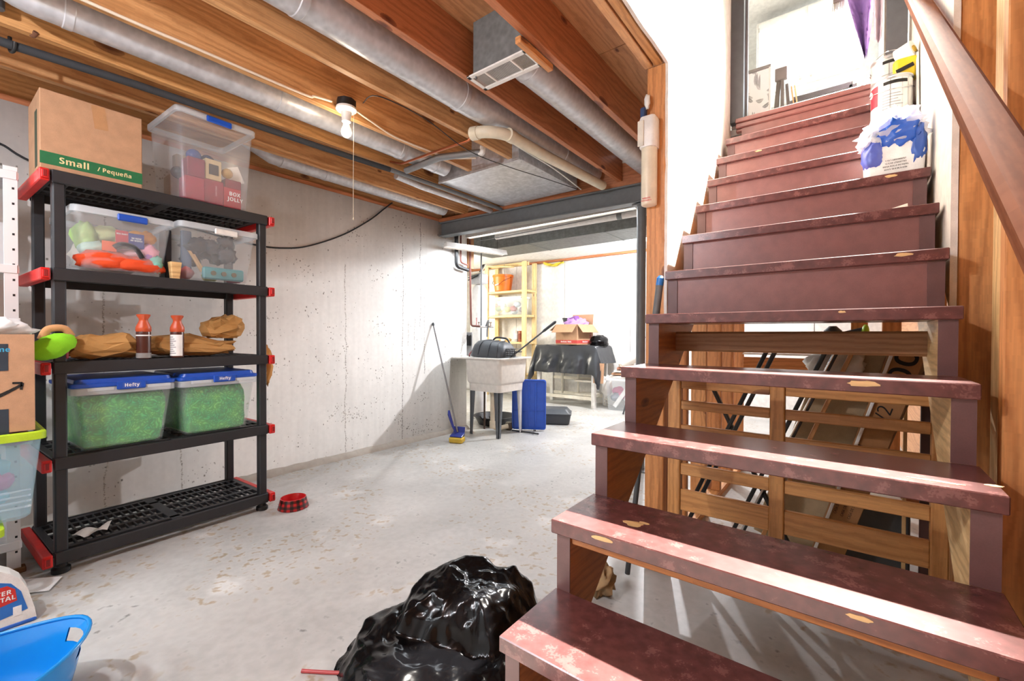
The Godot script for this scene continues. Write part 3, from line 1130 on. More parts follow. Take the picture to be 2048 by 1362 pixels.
func shop_light(label: String, at: Vector3, turn: float, length: float, energy: float, glow_e := 3.0, w := 0.11, hang := 0.0):
	var o := thing("fluorescent_fixture", label, "lamp", at, turn)
	var s := S()
	var poly := PackedVector2Array([Vector2(-w * 0.5, -0.025), Vector2(-w * 0.28, 0.03), Vector2(w * 0.28, 0.03), Vector2(w * 0.5, -0.025), Vector2(w * 0.5 - 0.004, -0.027), Vector2(w * 0.26, 0.024), Vector2(-w * 0.26, 0.024), Vector2(-w * 0.5 + 0.004, -0.027)])
	prism(s, poly, length, Transform3D(Basis.IDENTITY, wd(0, 0, -length * 0.5)))
	put(s, "reflector", M.white, o)
	for k in [-1, 1]:
		s = S()
		box(s, wd(0, 0.0, k * (length * 0.5 - 0.008)), wd(w * 0.7, 0.045, 0.016), 0.003)
		put(s, "end_cap", M.white, o)
	s = S()
	cyl(s, wd(0, -0.008, -length * 0.5 + 0.02), wd(0, -0.008, length * 0.5 - 0.02), 0.013, 12)
	put(s, "lamp_tube", glow(Color(1, 0.98, 0.95), glow_e), o)
	if hang > 0:
		for k in [-1, 1]:
			s = S()
			tube(s, [wd(0, 0.03, k * length * 0.36), wd(0.004, 0.03 + hang * 0.5, k * length * 0.36), wd(0, 0.03 + hang, k * length * 0.36)], 0.0025, 6)
			put(s, "hanging_wire", M.black, o)
	if energy > 0:
		var l = area(wd(0, -0.032, 0), wd(0, -1, 0), Vector2(length * 0.9, w * 0.8), energy, Color(0.94, 0.97, 1.0), o)
		l.transform.basis = Basis(wd(0, 0, 1), wd(1, 0, 0), wd(0, 1, 0))
	return o

func build_services():
	# round ducts in the joist bays
	duct("round_duct", "wide galvanised duct running between two joists past the bulb", [wd(-1.79, 2.49, 2.5), wd(-1.79, 2.49, -1.95), wd(-1.78, 2.50, -2.2), wd(-1.765, 2.50, -3.44)], 0.083, M.zinc, [0.4, -0.9, -1.83, -2.9])
	duct("round_duct", "galvanised duct between joists ending in the sheet metal plenum", bend([wd(-2.62, 2.60, -0.10), wd(-2.62, 2.475, -0.16), wd(-2.62, 2.475, -0.5), wd(-2.61, 2.475, -2.5)], 0.10, 6), 0.076, M.zinc, [-0.34, -1.2, -2.05, -2.4])
	duct("round_duct", "narrow galvanised duct running along the top of the concrete wall", [wd(-3.45, 2.56, -1.28), wd(-3.45, 2.46, -1.54), wd(-3.44, 2.455, -1.62), wd(-3.44, 2.455, -3.28)], [0.055, 0.062, 0.068, 0.068][2], M.zinc, [-1.60, -1.95, -3.2])
	duct("round_duct", "bright galvanised duct leaving the white floor register", [wd(-1.32, 2.50, -1.72), wd(-1.32, 2.50, -3.5)], 0.085, M.zinc, [-1.85])
	duct("round_duct", "grey duct stub above the wide duct near the beam", [wd(-1.64, 2.60, -2.05), wd(-1.62, 2.60, -3.5)], 0.036, M.old_zinc, [-2.6])
	# plenum box
	var p := thing("duct_plenum", "flat sheet metal plenum box under the joists by the steel beam", "duct")
	var s := S()
	box(s, wd(-2.325, 2.52, -2.985), wd(0.84, 0.26, 0.86), 0.004)
	put(s, "box", M.zinc, p)
	for k in 9:
		s = S()
		lathe(s, [Vector2(0.005, 0), Vector2(0.004, -0.003), Vector2(0, -0.004)], 8, Transform3D(Basis(wd(1, 0, 0), PI), wd(-1.93 + 0.002 * k, 2.389, -2.62 - k * 0.09)), false, true)
		put(s, "screw", M.steel, p)
	s = S()
	box(s, wd(-2.325, 2.389, -2.567), wd(0.85, 0.012, 0.02), 0.002)
	put(s, "flange", M.zinc, p)
	# register boot with its grille
	var r := thing("floor_register", "white louvred vent on a galvanised box between joists", "vent", wd(-1.325, 2.372, -1.655))
	s = S()
	box(s, wd(0, 0.14, 0), wd(0.30, 0.26, 0.11), 0.003)
	put(s, "boot", M.old_zinc, r)
	for q in [[wd(0, 0.004, 0.060), wd(0.355, 0.008, 0.025)], [wd(0, 0.004, -0.060), wd(0.355, 0.008, 0.025)], [wd(-0.1675, 0.004, 0), wd(0.02, 0.008, 0.145)], [wd(0.1675, 0.004, 0), wd(0.02, 0.008, 0.145)], [wd(-0.078, 0.004, 0), wd(0.010, 0.007, 0.10)], [wd(0.078, 0.004, 0), wd(0.010, 0.007, 0.10)]]:
		s = S()
		box(s, q[0], q[1], 0.002)
		put(s, "face_frame", M.white, r)
	for k in 13:
		s = S()
		box(s, wd(0, 0.006, -0.044 + k * 0.0073), wd(0.145, 0.0016, 0.006), 0.0, Basis(wd(1, 0, 0), 0.7))
		put(s, "louvre", M.white, r)
	for k in 24:
		s = S()
		var bx: float = -0.152 + k * 0.006 if k < 12 else 0.086 + (k - 12) * 0.006
		box(s, wd(bx, 0.006, 0), wd(0.0014, 0.006, 0.095), 0.0, Basis(wd(0, 0, 1), 0.6))
		put(s, "louvre", M.white, r)
	s = S()
	box(s, wd(-0.13, -0.006, 0.052), wd(0.008, 0.014, 0.012), 0.002)
	put(s, "lever", M.steel, r)
	s = S()
	box(s, wd(0.195, -0.002, 0.02), wd(0.03, 0.03, 0.26), 0.003)
	put(s, "wood_block", M.stud[1], r)
	# bare bulb on its porcelain holder
	var b := thing("bulb_fixture", "bare white bulb in a porcelain holder on a black junction box", "lamp", wd(-2.315, 2.40, -1.44))
	s = S()
	lathe(s, [Vector2(0.052, 0.02), Vector2(0.054, 0.022), Vector2(0.054, 0.062), Vector2(0.052, 0.064)], 8)
	put(s, "junction_box", M.black, b)
	s = S()
	lathe(s, [Vector2(0.024, -0.06), Vector2(0.026, -0.03), Vector2(0.030, -0.008), Vector2(0.050, 0.0), Vector2(0.058, 0.008), Vector2(0.056, 0.02)], 26)
	put(s, "holder", M.white, b)
	s = S()
	lathe(s, [Vector2(0.0, -0.150), Vector2(0.014, -0.148), Vector2(0.026, -0.136), Vector2(0.030, -0.120), Vector2(0.027, -0.102), Vector2(0.019, -0.084), Vector2(0.015, -0.06)], 24)
	put(s, "bulb", glow(Color(1, 0.96, 0.90), 0.8), b)
	omni(wd(0, -0.118, 0), 0.09, 0.028, Color(1, 0.90, 0.78), b)
	s = S()
	tube(s, spline([wd(0.03, 0.0, -0.03), wd(0.032, -0.1, -0.028), wd(0.030, -0.35, -0.026), wd(0.032, -0.61, -0.025)], 4), 0.0016, 6)
	put(s, "pull_cord", M.pvc, b)
	s = S()
	lathe(s, [Vector2(0.0, -0.625), Vector2(0.004, -0.622), Vector2(0.004, -0.612), Vector2(0, -0.606)], 8, Transform3D(Basis.IDENTITY, wd(0.032, 0, -0.025)))
	put(s, "cord_bead", M.pvc, b)
	# cables
	var cream := plain(h("e9d9c4"), 0.5)
	line("cable", "cream cable stapled along the joist to the bulb box", "cable", spline([wd(-2.355, 2.405, 1.6), wd(-2.357, 2.400, -0.3), wd(-2.357, 2.405, -0.7), wd(-2.355, 2.412, -1.2), wd(-2.35, 2.425, -1.27), wd(-2.35, 2.44, -1.37)], 5), 0.0065, cream)
	line("cable", "cream cable sagging from the bulb box towards the plenum", "cable", spline([wd(-2.30, 2.42, -1.50), wd(-2.32, 2.412, -1.60), wd(-2.355, 2.40, -1.80), wd(-2.357, 2.405, -2.05), wd(-2.35, 2.42, -2.3), wd(-2.2, 2.42, -2.42)], 5), 0.006, cream)
	line("cable", "thin dark wire hanging slack under the joists to the plenum", "cable", spline([wd(-2.24, 2.45, -1.50), wd(-2.03, 2.40, -1.45), wd(-2.0, 2.39, -1.75), wd(-2.03, 2.345, -2.15), wd(-2.02, 2.36, -2.55), wd(-1.95, 2.37, -2.95), wd(-1.87, 2.374, -3.38)], 6), 0.003, M.black)
	line("cable", "black cable looped along the concrete wall above the rack", "cable", spline([wd(-3.612, 2.16, 0.0), wd(-3.612, 2.13, -0.2), wd(-3.612, 2.06, -0.34), wd(-3.612, 1.88, -0.9), wd(-3.612, 1.80, -1.45), wd(-3.612, 1.815, -1.74), wd(-3.612, 1.88, -1.95), wd(-3.612, 2.02, -2.23), wd(-3.612, 2.20, -2.49), wd(-3.612, 2.34, -2.65), wd(-3.60, 2.42, -2.74)], 6), 0.006, M.black_soft)
	line("cable", "white cable beside the cream drain pipe", "cable", spline([wd(-1.80, 2.40, -2.25), wd(-1.79, 2.385, -2.5), wd(-1.81, 2.39, -2.9), wd(-1.86, 2.38, -3.4)], 5), 0.005, M.white)
	# pipes
	var foam := plain(h("35383c"), 0.85)
	line("insulated_pipe", "dark foam-covered pipe hung below the joists", "pipe", [wd(-2.935, 2.372, 1.5), wd(-2.915, 2.372, -0.2), wd(-2.87, 2.372, -0.62), wd(-2.83, 2.372, -1.56), wd(-2.79, 2.372, -2.1)], 0.019, foam, "", 14)
	line("insulated_pipe", "grey pipe continuing past the plenum to the beam", "pipe", [wd(-2.79, 2.372, -2.08), wd(-2.765, 2.366, -2.5), wd(-2.75, 2.362, -3.4)], 0.017, plain(h("6c6f72"), 0.5), "", 14)
	line("insulated_pipe", "white insulated pipe beside the plenum edge", "pipe", [wd(-2.87, 2.376, -2.22), wd(-2.90, 2.375, -2.5), wd(-2.90, 2.375, -3.42)], 0.026, M.zinc, "", 14)
	var gp = line("grey_pipe", "grey plastic pipe crossing under the joists with a white coupling", "pipe", [wd(-2.72, 2.378, -2.20), wd(-2.33, 2.378, -2.18), wd(-2.04, 2.378, -2.29)], 0.024, plain(h("7d7e80"), 0.4), "", 14)
	s = S()
	tube(s, bend([wd(-2.05, 2.365, -2.285), wd(-2.025, 2.372, -2.295), wd(-2.025, 2.43, -2.30)], 0.01), 0.02)
	put(s, "coupling", M.white, gp)
	line("copper_pipe", "copper pipe crossing under the joists above the grey pipe", "pipe", bend([wd(-2.78, 2.43, -2.10), wd(-2.65, 2.383, -2.10), wd(-2.18, 2.383, -2.105), wd(-1.98, 2.385, -2.12), wd(-1.97, 2.45, -2.13)], 0.03), 0.0085, M.copper)
	var dp = line("drain_pipe", "cream plastic drain pipe with an elbow under the joists", "pipe", bend([wd(-1.90, 2.38, -2.05), wd(-1.79, 2.37, -2.06), wd(-1.70, 2.363, -2.16), wd(-1.69, 2.363, -2.6), wd(-1.645, 2.363, -3.38)], 0.07, 6), 0.036, M.pvc, "", 18)
	for q in [[-1.875, -2.04], [-1.70, -2.19]]:
		var cs := S()
		if q[1] > -2.1:
			tube(cs, [wd(q[0] - 0.02, 2.378, -2.049), wd(q[0] + 0.03, 2.374, -2.055)], 0.041, 18)
		else:
			tube(cs, [wd(q[0], 2.363, q[1] + 0.025), wd(q[0] + 0.001, 2.363, q[1] - 0.03)], 0.041, 18)
		put(cs, "collar", M.pvc, dp)
	# hangers at upper left: big pipe end and rusty hook
	line("soil_pipe", "short dark grey pipe hanging from the deck in the corner", "pipe", [wd(-2.75, 2.62, -0.145), wd(-2.75, 2.43, -0.145)], 0.03, plain(h("55585c"), 0.6))
	line("pipe_hook", "rusty iron hook bent under the joist", "hook", bend([wd(-2.84, 2.60, -0.25), wd(-2.84, 2.42, -0.25), wd(-2.82, 2.40, -0.26), wd(-2.80, 2.415, -0.265)], 0.02), 0.009, plain(h("6d4630"), 0.8))
	line("pipe_hook", "dark iron hook holding the foam-covered pipe", "hook", bend([wd(-2.95, 2.42, -0.20), wd(-2.945, 2.35, -0.20), wd(-2.90, 2.345, -0.21), wd(-2.885, 2.38, -0.21)], 0.02), 0.007, M.black)
	# added unseen lamps that brighten the near half of the room, behind the viewer
	shop_light("added white fluorescent shop light, unseen, under the joists towards the front wall", wd(-2.3, 2.375, 1.05), PI * 0.5, 1.2, 4.0)
	shop_light("added white fluorescent shop light, unseen, beside the front wall", wd(-2.5, 2.375, 2.0), PI * 0.5, 1.2, 3.0)
	var b2 := thing("bulb_fixture", "added bare bulb, unseen, in a porcelain holder under the joists near the front wall", "lamp", wd(-1.545, 2.385, 0.70))
	s = S()
	lathe(s, [Vector2(0.024, -0.06), Vector2(0.026, -0.03), Vector2(0.030, -0.008), Vector2(0.050, 0.0), Vector2(0.058, 0.008), Vector2(0.056, 0.02)], 26)
	put(s, "holder", M.white, b2)
	s = S()
	lathe(s, [Vector2(0.0, -0.150), Vector2(0.014, -0.148), Vector2(0.026, -0.136), Vector2(0.030, -0.120), Vector2(0.027, -0.102), Vector2(0.019, -0.084), Vector2(0.015, -0.06)], 24)
	put(s, "bulb", glow(Color(1, 0.95, 0.88), 1.6), b2)
	omni(wd(0, -0.118, 0), 2.6, 0.028, Color(0.97, 0.97, 1.0), b2)  # added fill light for the joist sides
	# white cylinder with red print on the stair post
	var t := thing("wall_cylinder", "white plastic cylinder unit with red print fixed to the stair post", "device", wd(-0.768, 1.735, -2.075))
	s = S()
	lathe(s, [Vector2(0.030, 0), Vector2(0.036, 0.004), Vector2(0.037, 0.02), Vector2(0.037, 0.30)], 28)
	put(s, "tube", M.pvc, t)
	s = S()
	loft(s, [rr(0.075, 0.082, 0.016, 0.27), rr(0.078, 0.085, 0.018, 0.275), rr(0.078, 0.085, 0.018, 0.405), rr(0.070, 0.078, 0.016, 0.415)])
	put(s, "housing", M.white, t)
	s = S()
	box(s, wd(-0.026, 0.335, 0.045), wd(0.03, 0.12, 0.006), 0.002)
	put(s, "side_panel", plain(h("e3e0d2"), 0.5), t)
	for k in 2:
		text("WIRELESS" if k == 0 else "HOT ZONE A", 0.006, M.red, t, Transform3D(Basis.IDENTITY, wd(0, 0.028 - k * 0.011, 0.0375)), true)
	s = S()
	box(s, wd(-0.03, 0.45, 0.0), wd(0.026, 0.05, 0.03), 0.006)
	put(s, "blue_cap", plain(h("22406e"), 0.4), t)
	s = S()
	lump(s, wd(-0.012, 0.50, 0.0), wd(0.014, 0.035, 0.012), 5, 0.5, 3.0, 12, 8)
	put(s, "white_foam", M.white, t)

# ---------------------------------------------------------------- the back room

func build_back_room():
	var s: SurfaceTool
	# lamps
	shop_light("long white fluorescent strip fixed behind the steel beam", wd(-2.45, 2.235, -3.655), PI * 0.5, 2.0, 2.0, 2.0, 0.07)
	shop_light("white fluorescent shop light hanging on wires beside the concrete wall", wd(-3.40, 2.10, -3.76), -0.283 + PI, 0.80, 1.0, 1.2, 0.10, 0.33)
	var b := thing("bare_bulb", "bare bulb on the back room ceiling beyond the column", "lamp", wd(-2.03, 2.30, -5.45))
	s = S()
	lathe(s, [Vector2(0.0, 0.0), Vector2(0.02, 0.006), Vector2(0.03, 0.03), Vector2(0.026, 0.055), Vector2(0.015, 0.08), Vector2(0.014, 0.10)], 20)
	put(s, "bulb", glow(Color(1, 0.97, 0.92), 6.0), b)
	s = S()
	lathe(s, [Vector2(0.028, 0.09), Vector2(0.03, 0.12), Vector2(0.055, 0.135), Vector2(0.058, 0.152)], 20)
	put(s, "holder", M.white, b)
	omni(wd(0, 0.03, 0), 6.2, 0.028, Color(0.98, 0.98, 1.0), b)
	# rectangular duct
	var d := thing("rectangular_duct", "dark galvanised rectangular duct across the back room ceiling", "duct")
	for k in 4:
		s = S()
		box(s, wd(-3.52 + k * 0.98, 2.318, -4.50), wd(0.976, 0.24, 0.50), 0.003)
		put(s, "section", M.old_zinc, d)
	for k in 3:
		s = S()
		box(s, wd(-3.03 + k * 0.98, 2.318, -4.50), wd(0.025, 0.248, 0.508), 0.003)
		put(s, "drive_cleat", M.old_zinc, d)
	var wp = line("white_pipe", "white plastic pipe strapped under the back room ceiling", "pipe", [wd(-3.25, 2.25, -3.93), wd(-1.0, 2.255, -3.97)], 0.032, M.white, "", 18)
	s = S()
	tube(s, [wd(-1.77, 2.254, -3.955), wd(-1.72, 2.254, -3.957)], 0.0345, 18)
	put(s, "strap", M.old_zinc, wp)
	s = S()
	tube(s, [wd(-1.58, 2.254, -3.955), wd(-1.48, 2.254, -3.957)], 0.040, 18)
	put(s, "sleeve", M.white, wp)
	line("cable", "grey cable along the white ceiling pipe", "cable", spline([wd(-3.4, 2.20, -3.8), wd(-2.9, 2.22, -3.85), wd(-2.3, 2.24, -3.88), wd(-1.6, 2.27, -3.9)], 5), 0.004, M.steel)
	line("cable", "thin grey cord strung along the back room ceiling boards", "cable", spline([wd(-3.7, 2.36, -4.9), wd(-3.0, 2.40, -5.1), wd(-2.2, 2.43, -5.3)], 5), 0.003, M.steel)
	# pipework at the end of the concrete wall
	line("black_pipe", "black pipe with an elbow at the end of the concrete wall", "pipe", bend([wd(-3.575, 2.42, -3.61), wd(-3.575, 1.90, -3.61), wd(-3.575, 1.88, -3.80)], 0.05), 0.022, M.black, "", 14)
	line("copper_pipe", "reddish pipe beside the black pipe elbow", "pipe", bend([wd(-3.585, 2.42, -3.69), wd(-3.585, 1.96, -3.69), wd(-3.585, 1.94, -3.80)], 0.03), 0.011, plain(h("6d3b30"), 0.5))
	line("copper_pipe", "long reddish pipe dropping to the sink faucet", "pipe", bend([wd(-3.60, 2.42, -3.86), wd(-3.60, 1.75, -3.87), wd(-3.585, 1.225, -3.87), wd(-3.50, 1.222, -3.93)], 0.03), 0.012, plain(h("6d3b30"), 0.5))
	line("grey_pipe", "thin grey pipe standing behind the sink", "pipe", [wd(-3.70, 2.42, -4.18), wd(-3.71, 0.72, -4.19)], 0.011, M.steel)
	s = S()
	box(s, wd(-3.66, 2.16, -3.90), wd(0.10, 0.5, 0.09), 0.004)
	solo(s, "nailing_board", M.cleat, "short rough board nailed up behind the pipes", "board")
	# water softener with its valves
	var ws := thing("water_filter", "white upright water tank with pipes behind the sink", "tank", wd(-3.98, 0, -4.45))
	s = S()
	lathe(s, [Vector2(0.10, 0), Vector2(0.11, 0.02), Vector2(0.11, 1.70), Vector2(0.09, 1.76), Vector2(0.04, 1.80)], 26)
	put(s, "tank", M.white, ws)
	s = S()
	box(s, wd(0, 1.87, 0), wd(0.20, 0.14, 0.16), 0.015)
	put(s, "valve_head", plain(h("c7c8c9"), 0.4), ws)
	for k in 3:
		s = S()
		tube(s, bend([wd(-0.12, 1.86 + k * 0.03, 0.08), wd(0.08 + k * 0.03, 1.90 + k * 0.02, 0.11), wd(0.12 + k * 0.02, 2.05, 0.05)], 0.03), 0.009, 8)
		put(s, "hose", [M.black, M.steel, M.pvc][k], ws)
	s = S()
	box(s, wd(0.05, 1.30, 0.105), wd(0.045, 0.22, 0.004))
	put(s, "label", M.white_ink, ws)
	text("PRAIRIE", 0.018, M.red, ws, Transform3D(Basis(wd(0, 0, 1), PI * 0.5), wd(0.055, 1.30, 0.108)), true)
	# grey meter box
	var mt_ := thing("meter_box", "grey utility box with a black knob beside the sink", "box", wd(-3.68, 0.87, -3.90), 0.6)
	s = S()
	box(s, wd(0, 0.14, 0), wd(0.13, 0.28, 0.06), 0.005)
	put(s, "body", plain(h("9b9d9e"), 0.5), mt_)
	s = S()
	lathe(s, [Vector2(0.03, 0.0), Vector2(0.035, 0.01), Vector2(0.035, 0.12), Vector2(0.028, 0.13)], 16, Transform3D(Basis.IDENTITY, wd(0.03, 0.12, 0.05)))
	put(s, "black_bottle", M.black, mt_)
	# yellow pine shelves
	var y := thing("pine_shelf", "pale yellow pine shelf unit against the back room wall", "shelf", wd(-5.0, 0, -6.45))
	for q in [[0.45, 0.17], [-0.42, 0.17], [0.45, -0.14], [-0.42, -0.14]]:
		s = S()
		box(s, wd(q[0], 1.21, q[1]), wd(0.085, 2.42, 0.04), 0.003)
		put(s, "post", M.yellow_wood, y)
	for yy in [0.42, 1.0, 1.48, 1.925]:
		s = S()
		box(s, wd(0, yy - 0.02, 0.0), wd(0.98, 0.038, 0.34), 0.003)
		put(s, "board", M.yellow_wood, y)
	s = S()
	box(s, wd(0.0, 2.39, 0.10), wd(0.98, 0.06, 0.05), 0.003)
	put(s, "top_rail", M.yellow_wood, y)
	s = S()
	bar(s, wd(-0.45, 2.40, 0.15), wd(0.20, 2.34, 0.18), 0.09, 0.02, 0.002)
	put(s, "brace", M.yellow_wood, y)
	# orange bucket
	var bk := thing("bucket", "orange plastic bucket on the top board of the pine shelf", "bucket", wd(-5.11, 1.925, -6.38))
	s = S()
	lathe(s, [Vector2(0.13, 0), Vector2(0.15, 0.005), Vector2(0.185, 0.26), Vector2(0.195, 0.265), Vector2(0.195, 0.30), Vector2(0.18, 0.30), Vector2(0.145, 0.01)], 28, Transform3D.IDENTITY, true, true)
	put(s, "pail", M.orange, bk)
	s = S()
	tube(s, spline([wd(-0.19, 0.25, 0.0), wd(-0.12, 0.15, 0.16), wd(0.02, 0.10, 0.20), wd(0.14, 0.18, 0.15), wd(0.19, 0.25, 0)], 5), 0.004, 6)
	put(s, "handle", M.black, bk)
	s = S()
	cyl(s, wd(-0.02, 0.102, 0.20), wd(0.05, 0.118, 0.195), 0.012, 10)
	put(s, "grip", M.white, bk)
	# clear bin on the second board
	var cb := bin_thing("clear_bin", "clear bin of pale toys on the pine shelf", wd(-4.97, 1.48, -6.40), 0.0, 0.70, 0.33, 0.30, 0.02, M.clear, M.clear_rim)
	for k in 12:
		s = S()
		lump(s, wd(rng.randf_range(-0.27, 0.25), rng.randf_range(0.06, 0.24), rng.randf_range(-0.08, 0.10)), wd(0.07, 0.05, 0.05), k, 0.3, 2.0, 12, 8)
		put(s, "toy", plain([h("d9d3ea"), h("f2ede4"), h("dcd06a"), h("7a8a5a"), h("b66f6a"), h("c9d8e6")][k % 6], 0.6), cb)
	# cans on the third board
	for k in 2:
		var cn := thing("paint_can", ["white-labelled can on the third board of the pine shelf", "rust-coloured can on the third board of the pine shelf"][k], "can", wd(-4.76 + k * 0.10, 1.0, -6.33))
		s = S()
		lathe(s, [Vector2(0.042, 0), Vector2(0.045, 0.004), Vector2(0.045, 0.19), Vector2(0.042, 0.195), Vector2(0.03, 0.197)], 20)
		put(s, "body", plain(h("c9c4ba") if k == 0 else h("a85a34"), 0.35), cn)
		s = S()
		lathe(s, [Vector2(0.0456, 0.05), Vector2(0.0456, 0.15)], 20, Transform3D.IDENTITY, false, false)
		put(s, "label", plain(h("f0ede4") if k == 0 else h("8a3d22"), 0.6), cn)
	for k in 4:
		s = S()
		lump(s, wd(-5.32 + k * 0.12, 1.03, -6.36), wd(0.06, 0.035, 0.05), 30 + k, 0.3, 2.0, 12, 8, 1.001)
		solo(s, "rag", M.yellow_wood if k % 2 else M.white, ["pale rag", "white rag", "cream rag", "folded white rag"][k] + " on the third board of the pine shelf", "rag")
	line("hanging_wire", "thin wire dangling above the orange bucket", "wire", spline([wd(-4.98, 2.40, -6.25), wd(-4.97, 2.25, -6.24), wd(-4.92, 2.16, -6.23), wd(-4.93, 2.10, -6.23)], 4), 0.004, M.steel)
	s = S()
	sheet(s, 14, 6, func(u, v): return wd(-4.35 + u * 0.42, 2.43 - 0.05 * sin(u * 3.0) - 0.05 * v, -6.60 + 0.03 * sin(u * 12.0 + v * 4.0)))
	solo(s, "insulation_scrap", plain(h("e6d24a"), 0.9), "scrap of yellow insulation tucked above the back wall", "insulation")
	# work table under black plastic
	var t := thing("work_table", "white wooden table under a black plastic sheet in the back room", "table", wd(-3.60, 0, -6.30))
	var cream := plain(h("efe9d8"), 0.5)
	for q in [[0.50, 0.20], [-0.50, 0.20], [0.50, -0.20], [-0.50, -0.20]]:
		s = S()
		box(s, wd(q[0], 0.46, q[1]), wd(0.06, 0.92, 0.06), 0.004)
		put(s, "leg", M.white, t)
	for q in [[0.14, 0.20, 1.0], [0.14, -0.20, 1.0], [0.40, -0.2, 1.0]]:
		s = S()
		box(s, wd(0, q[0], q[1]), wd(q[2], 0.05, 0.03), 0.003)
		put(s, "rail", cream, t)
	for x in [0.12, -0.18]:
		s = S()
		box(s, wd(x, 0.46, 0.0), wd(0.03, 0.60, 0.03), 0.003)
		put(s, "divider", cream, t)
	for yy in [0.18, 0.40]:
		s = S()
		box(s, wd(0.28, yy, 0.0), wd(0.30, 0.03, 0.30), 0.003)
		put(s, "drawer_runner", cream, t)
	s = S()
	box(s, wd(0, 0.935, 0), wd(1.1, 0.03, 0.5), 0.004)
	put(s, "top", M.white, t)
	s = S()
	var nz := FastNoiseLite.new()
	nz.frequency = 1.6
	sheet(s, 60, 44, func(u, v):
		# a sheet lying on the top and falling over its near edge and ends
		var ax: float = (u - 0.5) * 1.75
		var az: float = 0.70 - v * 0.98
		var x: float = clamp(ax, -0.53, 0.56)
		var over_x: float = max(0.0, abs(ax) - 0.53)
		var over_z: float = max(0.0, az - 0.26)
		var drop: float = over_z
		var fold := 0.035 * sin(ax * 13.0 + nz.get_noise_2d(ax * 2.0, az) * 3.0) * smoothstep(0.0, 0.35, over_z)
		var px: float = x + sign(ax) * over_x * (0.30 if over_z > 0 else 0.25)
		var py: float = 0.962 - drop - over_x * 0.80 + 0.012 * nz.get_noise_2d(ax * 3.0, az * 3.0)
		var pz: float = min(az, 0.26) + fold + over_z * 0.10 + over_x * over_z * 0.6
		return wd(px, max(py, 0.30), pz))
	solo(s, "plastic_sheet", mat(h("2a2d31"), 0.3), "black plastic sheet draped over the white work table", "plastic sheet", wd(-3.60, 0, -6.30))
	s = S()
	lump(s, wd(0.46, 1.0, -0.05), wd(0.14, 0.12, 0.16), 8, 0.3, 1.5, 24, 16, 0.95)
	solo(s, "plastic_bundle", M.bag, "black plastic bundle at the right end of the work table", "bundle", wd(-3.60, 0, -6.30))
	# open moving box with lilac cloth
	var bx := thing("open_moving_box", "open brown moving box with red stripe and lilac cloth on the table", "box", wd(-3.545, 0.972, -6.28), -0.18)
	carton(bx, wd(0.44, 0.32, 0.40), M.card)
	for q in [[wd(0, 0.32, 0.20), wd(0.43, 0.004, 0.17), wd(1, 0, 0), 0.85], [wd(0.22, 0.32, 0.0), wd(0.17, 0.004, 0.39), wd(0, 0, 1), -0.85], [wd(-0.22, 0.32, 0.0), wd(0.17, 0.004, 0.39), wd(0, 0, 1), 0.6], [wd(0, 0.32, -0.20), wd(0.43, 0.004, 0.17), wd(1, 0, 0), 1.45]]:
		s = S()
		var basf := Basis(q[2], q[3])
		var dirf: Vector3 = (q[0] * wd(1, 0, 1)).normalized()
		box(s, q[0] + basf * (dirf * 0.085), q[1], 0.0, basf)
		put(s, "flap", M.card, bx)
	for q in [[wd(0, 0.045, 0.2012), wd(0.44, 0.05, 0.002)], [wd(0.2212, 0.045, 0), wd(0.002, 0.05, 0.40)], [wd(-0.2212, 0.045, 0), wd(0.002, 0.05, 0.40)]]:
		s = S()
		box(s, q[0], q[1])
		put(s, "red_stripe", plain(h("c4433f"), 0.8), bx)
	text("Medium / Med.", 0.022, M.white_ink, bx, Transform3D(Basis.IDENTITY, wd(0.0, 0.045, 0.2025)), true)
	text("Mediano", 0.022, M.white_ink, bx, Transform3D(Basis(wd(0, 1, 0), PI * 0.5), wd(0.2225, 0.045, 0)), true)
	text("Mini", 0.05, plain(h("a8344a"), 0.8), bx, Transform3D(Basis(wd(0, 1, 0), PI * 0.5) * Basis(wd(0, 0, 1), PI * 0.5), wd(0.2225, 0.17, -0.14)), true)
	s = S()
	lump(s, wd(0.02, 0.33, -0.02), wd(0.19, 0.10, 0.16), 15, 0.5, 2.2, 26, 16)
	solo(s, "lilac_cloth", plain(h("bd94d6"), 0.85), "bundle of lilac cloth stuffed in the open moving box", "cloth", wd(-3.545, 0.972, -6.28), -0.18)
	s = S()
	box(s, wd(0.03, 0.385, 0.03), wd(0.14, 0.12, 0.10), 0.01, Basis(wd(0, 0, 1), 0.3))
	solo(s, "purple_box", plain(h("7d4a95"), 0.6), "dark purple box poking out of the moving box", "box", wd(-3.545, 0.972, -6.28), -0.18)
	s = S()
	box(s, wd(-0.17, 0.36, 0.0), wd(0.02, 0.16, 0.12), 0.003, Basis(wd(0, 0, 1), 0.45))
	solo(s, "picture", M.black, "black picture frame poking out of the moving box", "frame", wd(-3.545, 0.972, -6.28), -0.18)
	# pile beside the table
	var cbn := bin_thing("clear_bin", "clear storage tub with pink and white things beside the work table", wd(-2.66, 0.0, -6.28), 0.1, 0.52, 0.48, 0.36, 0.03, M.clear, M.white)
	for k in 6:
		s = S()
		lump(s, wd(rng.randf_range(-0.15, 0.15), rng.randf_range(0.08, 0.30), rng.randf_range(-0.03, 0.08)), wd(0.10, 0.07, 0.07), 60 + k, 0.4, 2.0, 12, 8)
		put(s, "contents", plain([h("d77a9b"), h("eeeae6"), h("8d929b"), h("e9e4e4")][k % 4], 0.7), cbn)
	s = S()
	box(s, wd(-0.02, 0.22, 0.12), wd(0.06, 0.40, 0.03), 0.004, Basis(wd(0, 0, 1), -0.6))
	put(s, "white_board", M.white, cbn)
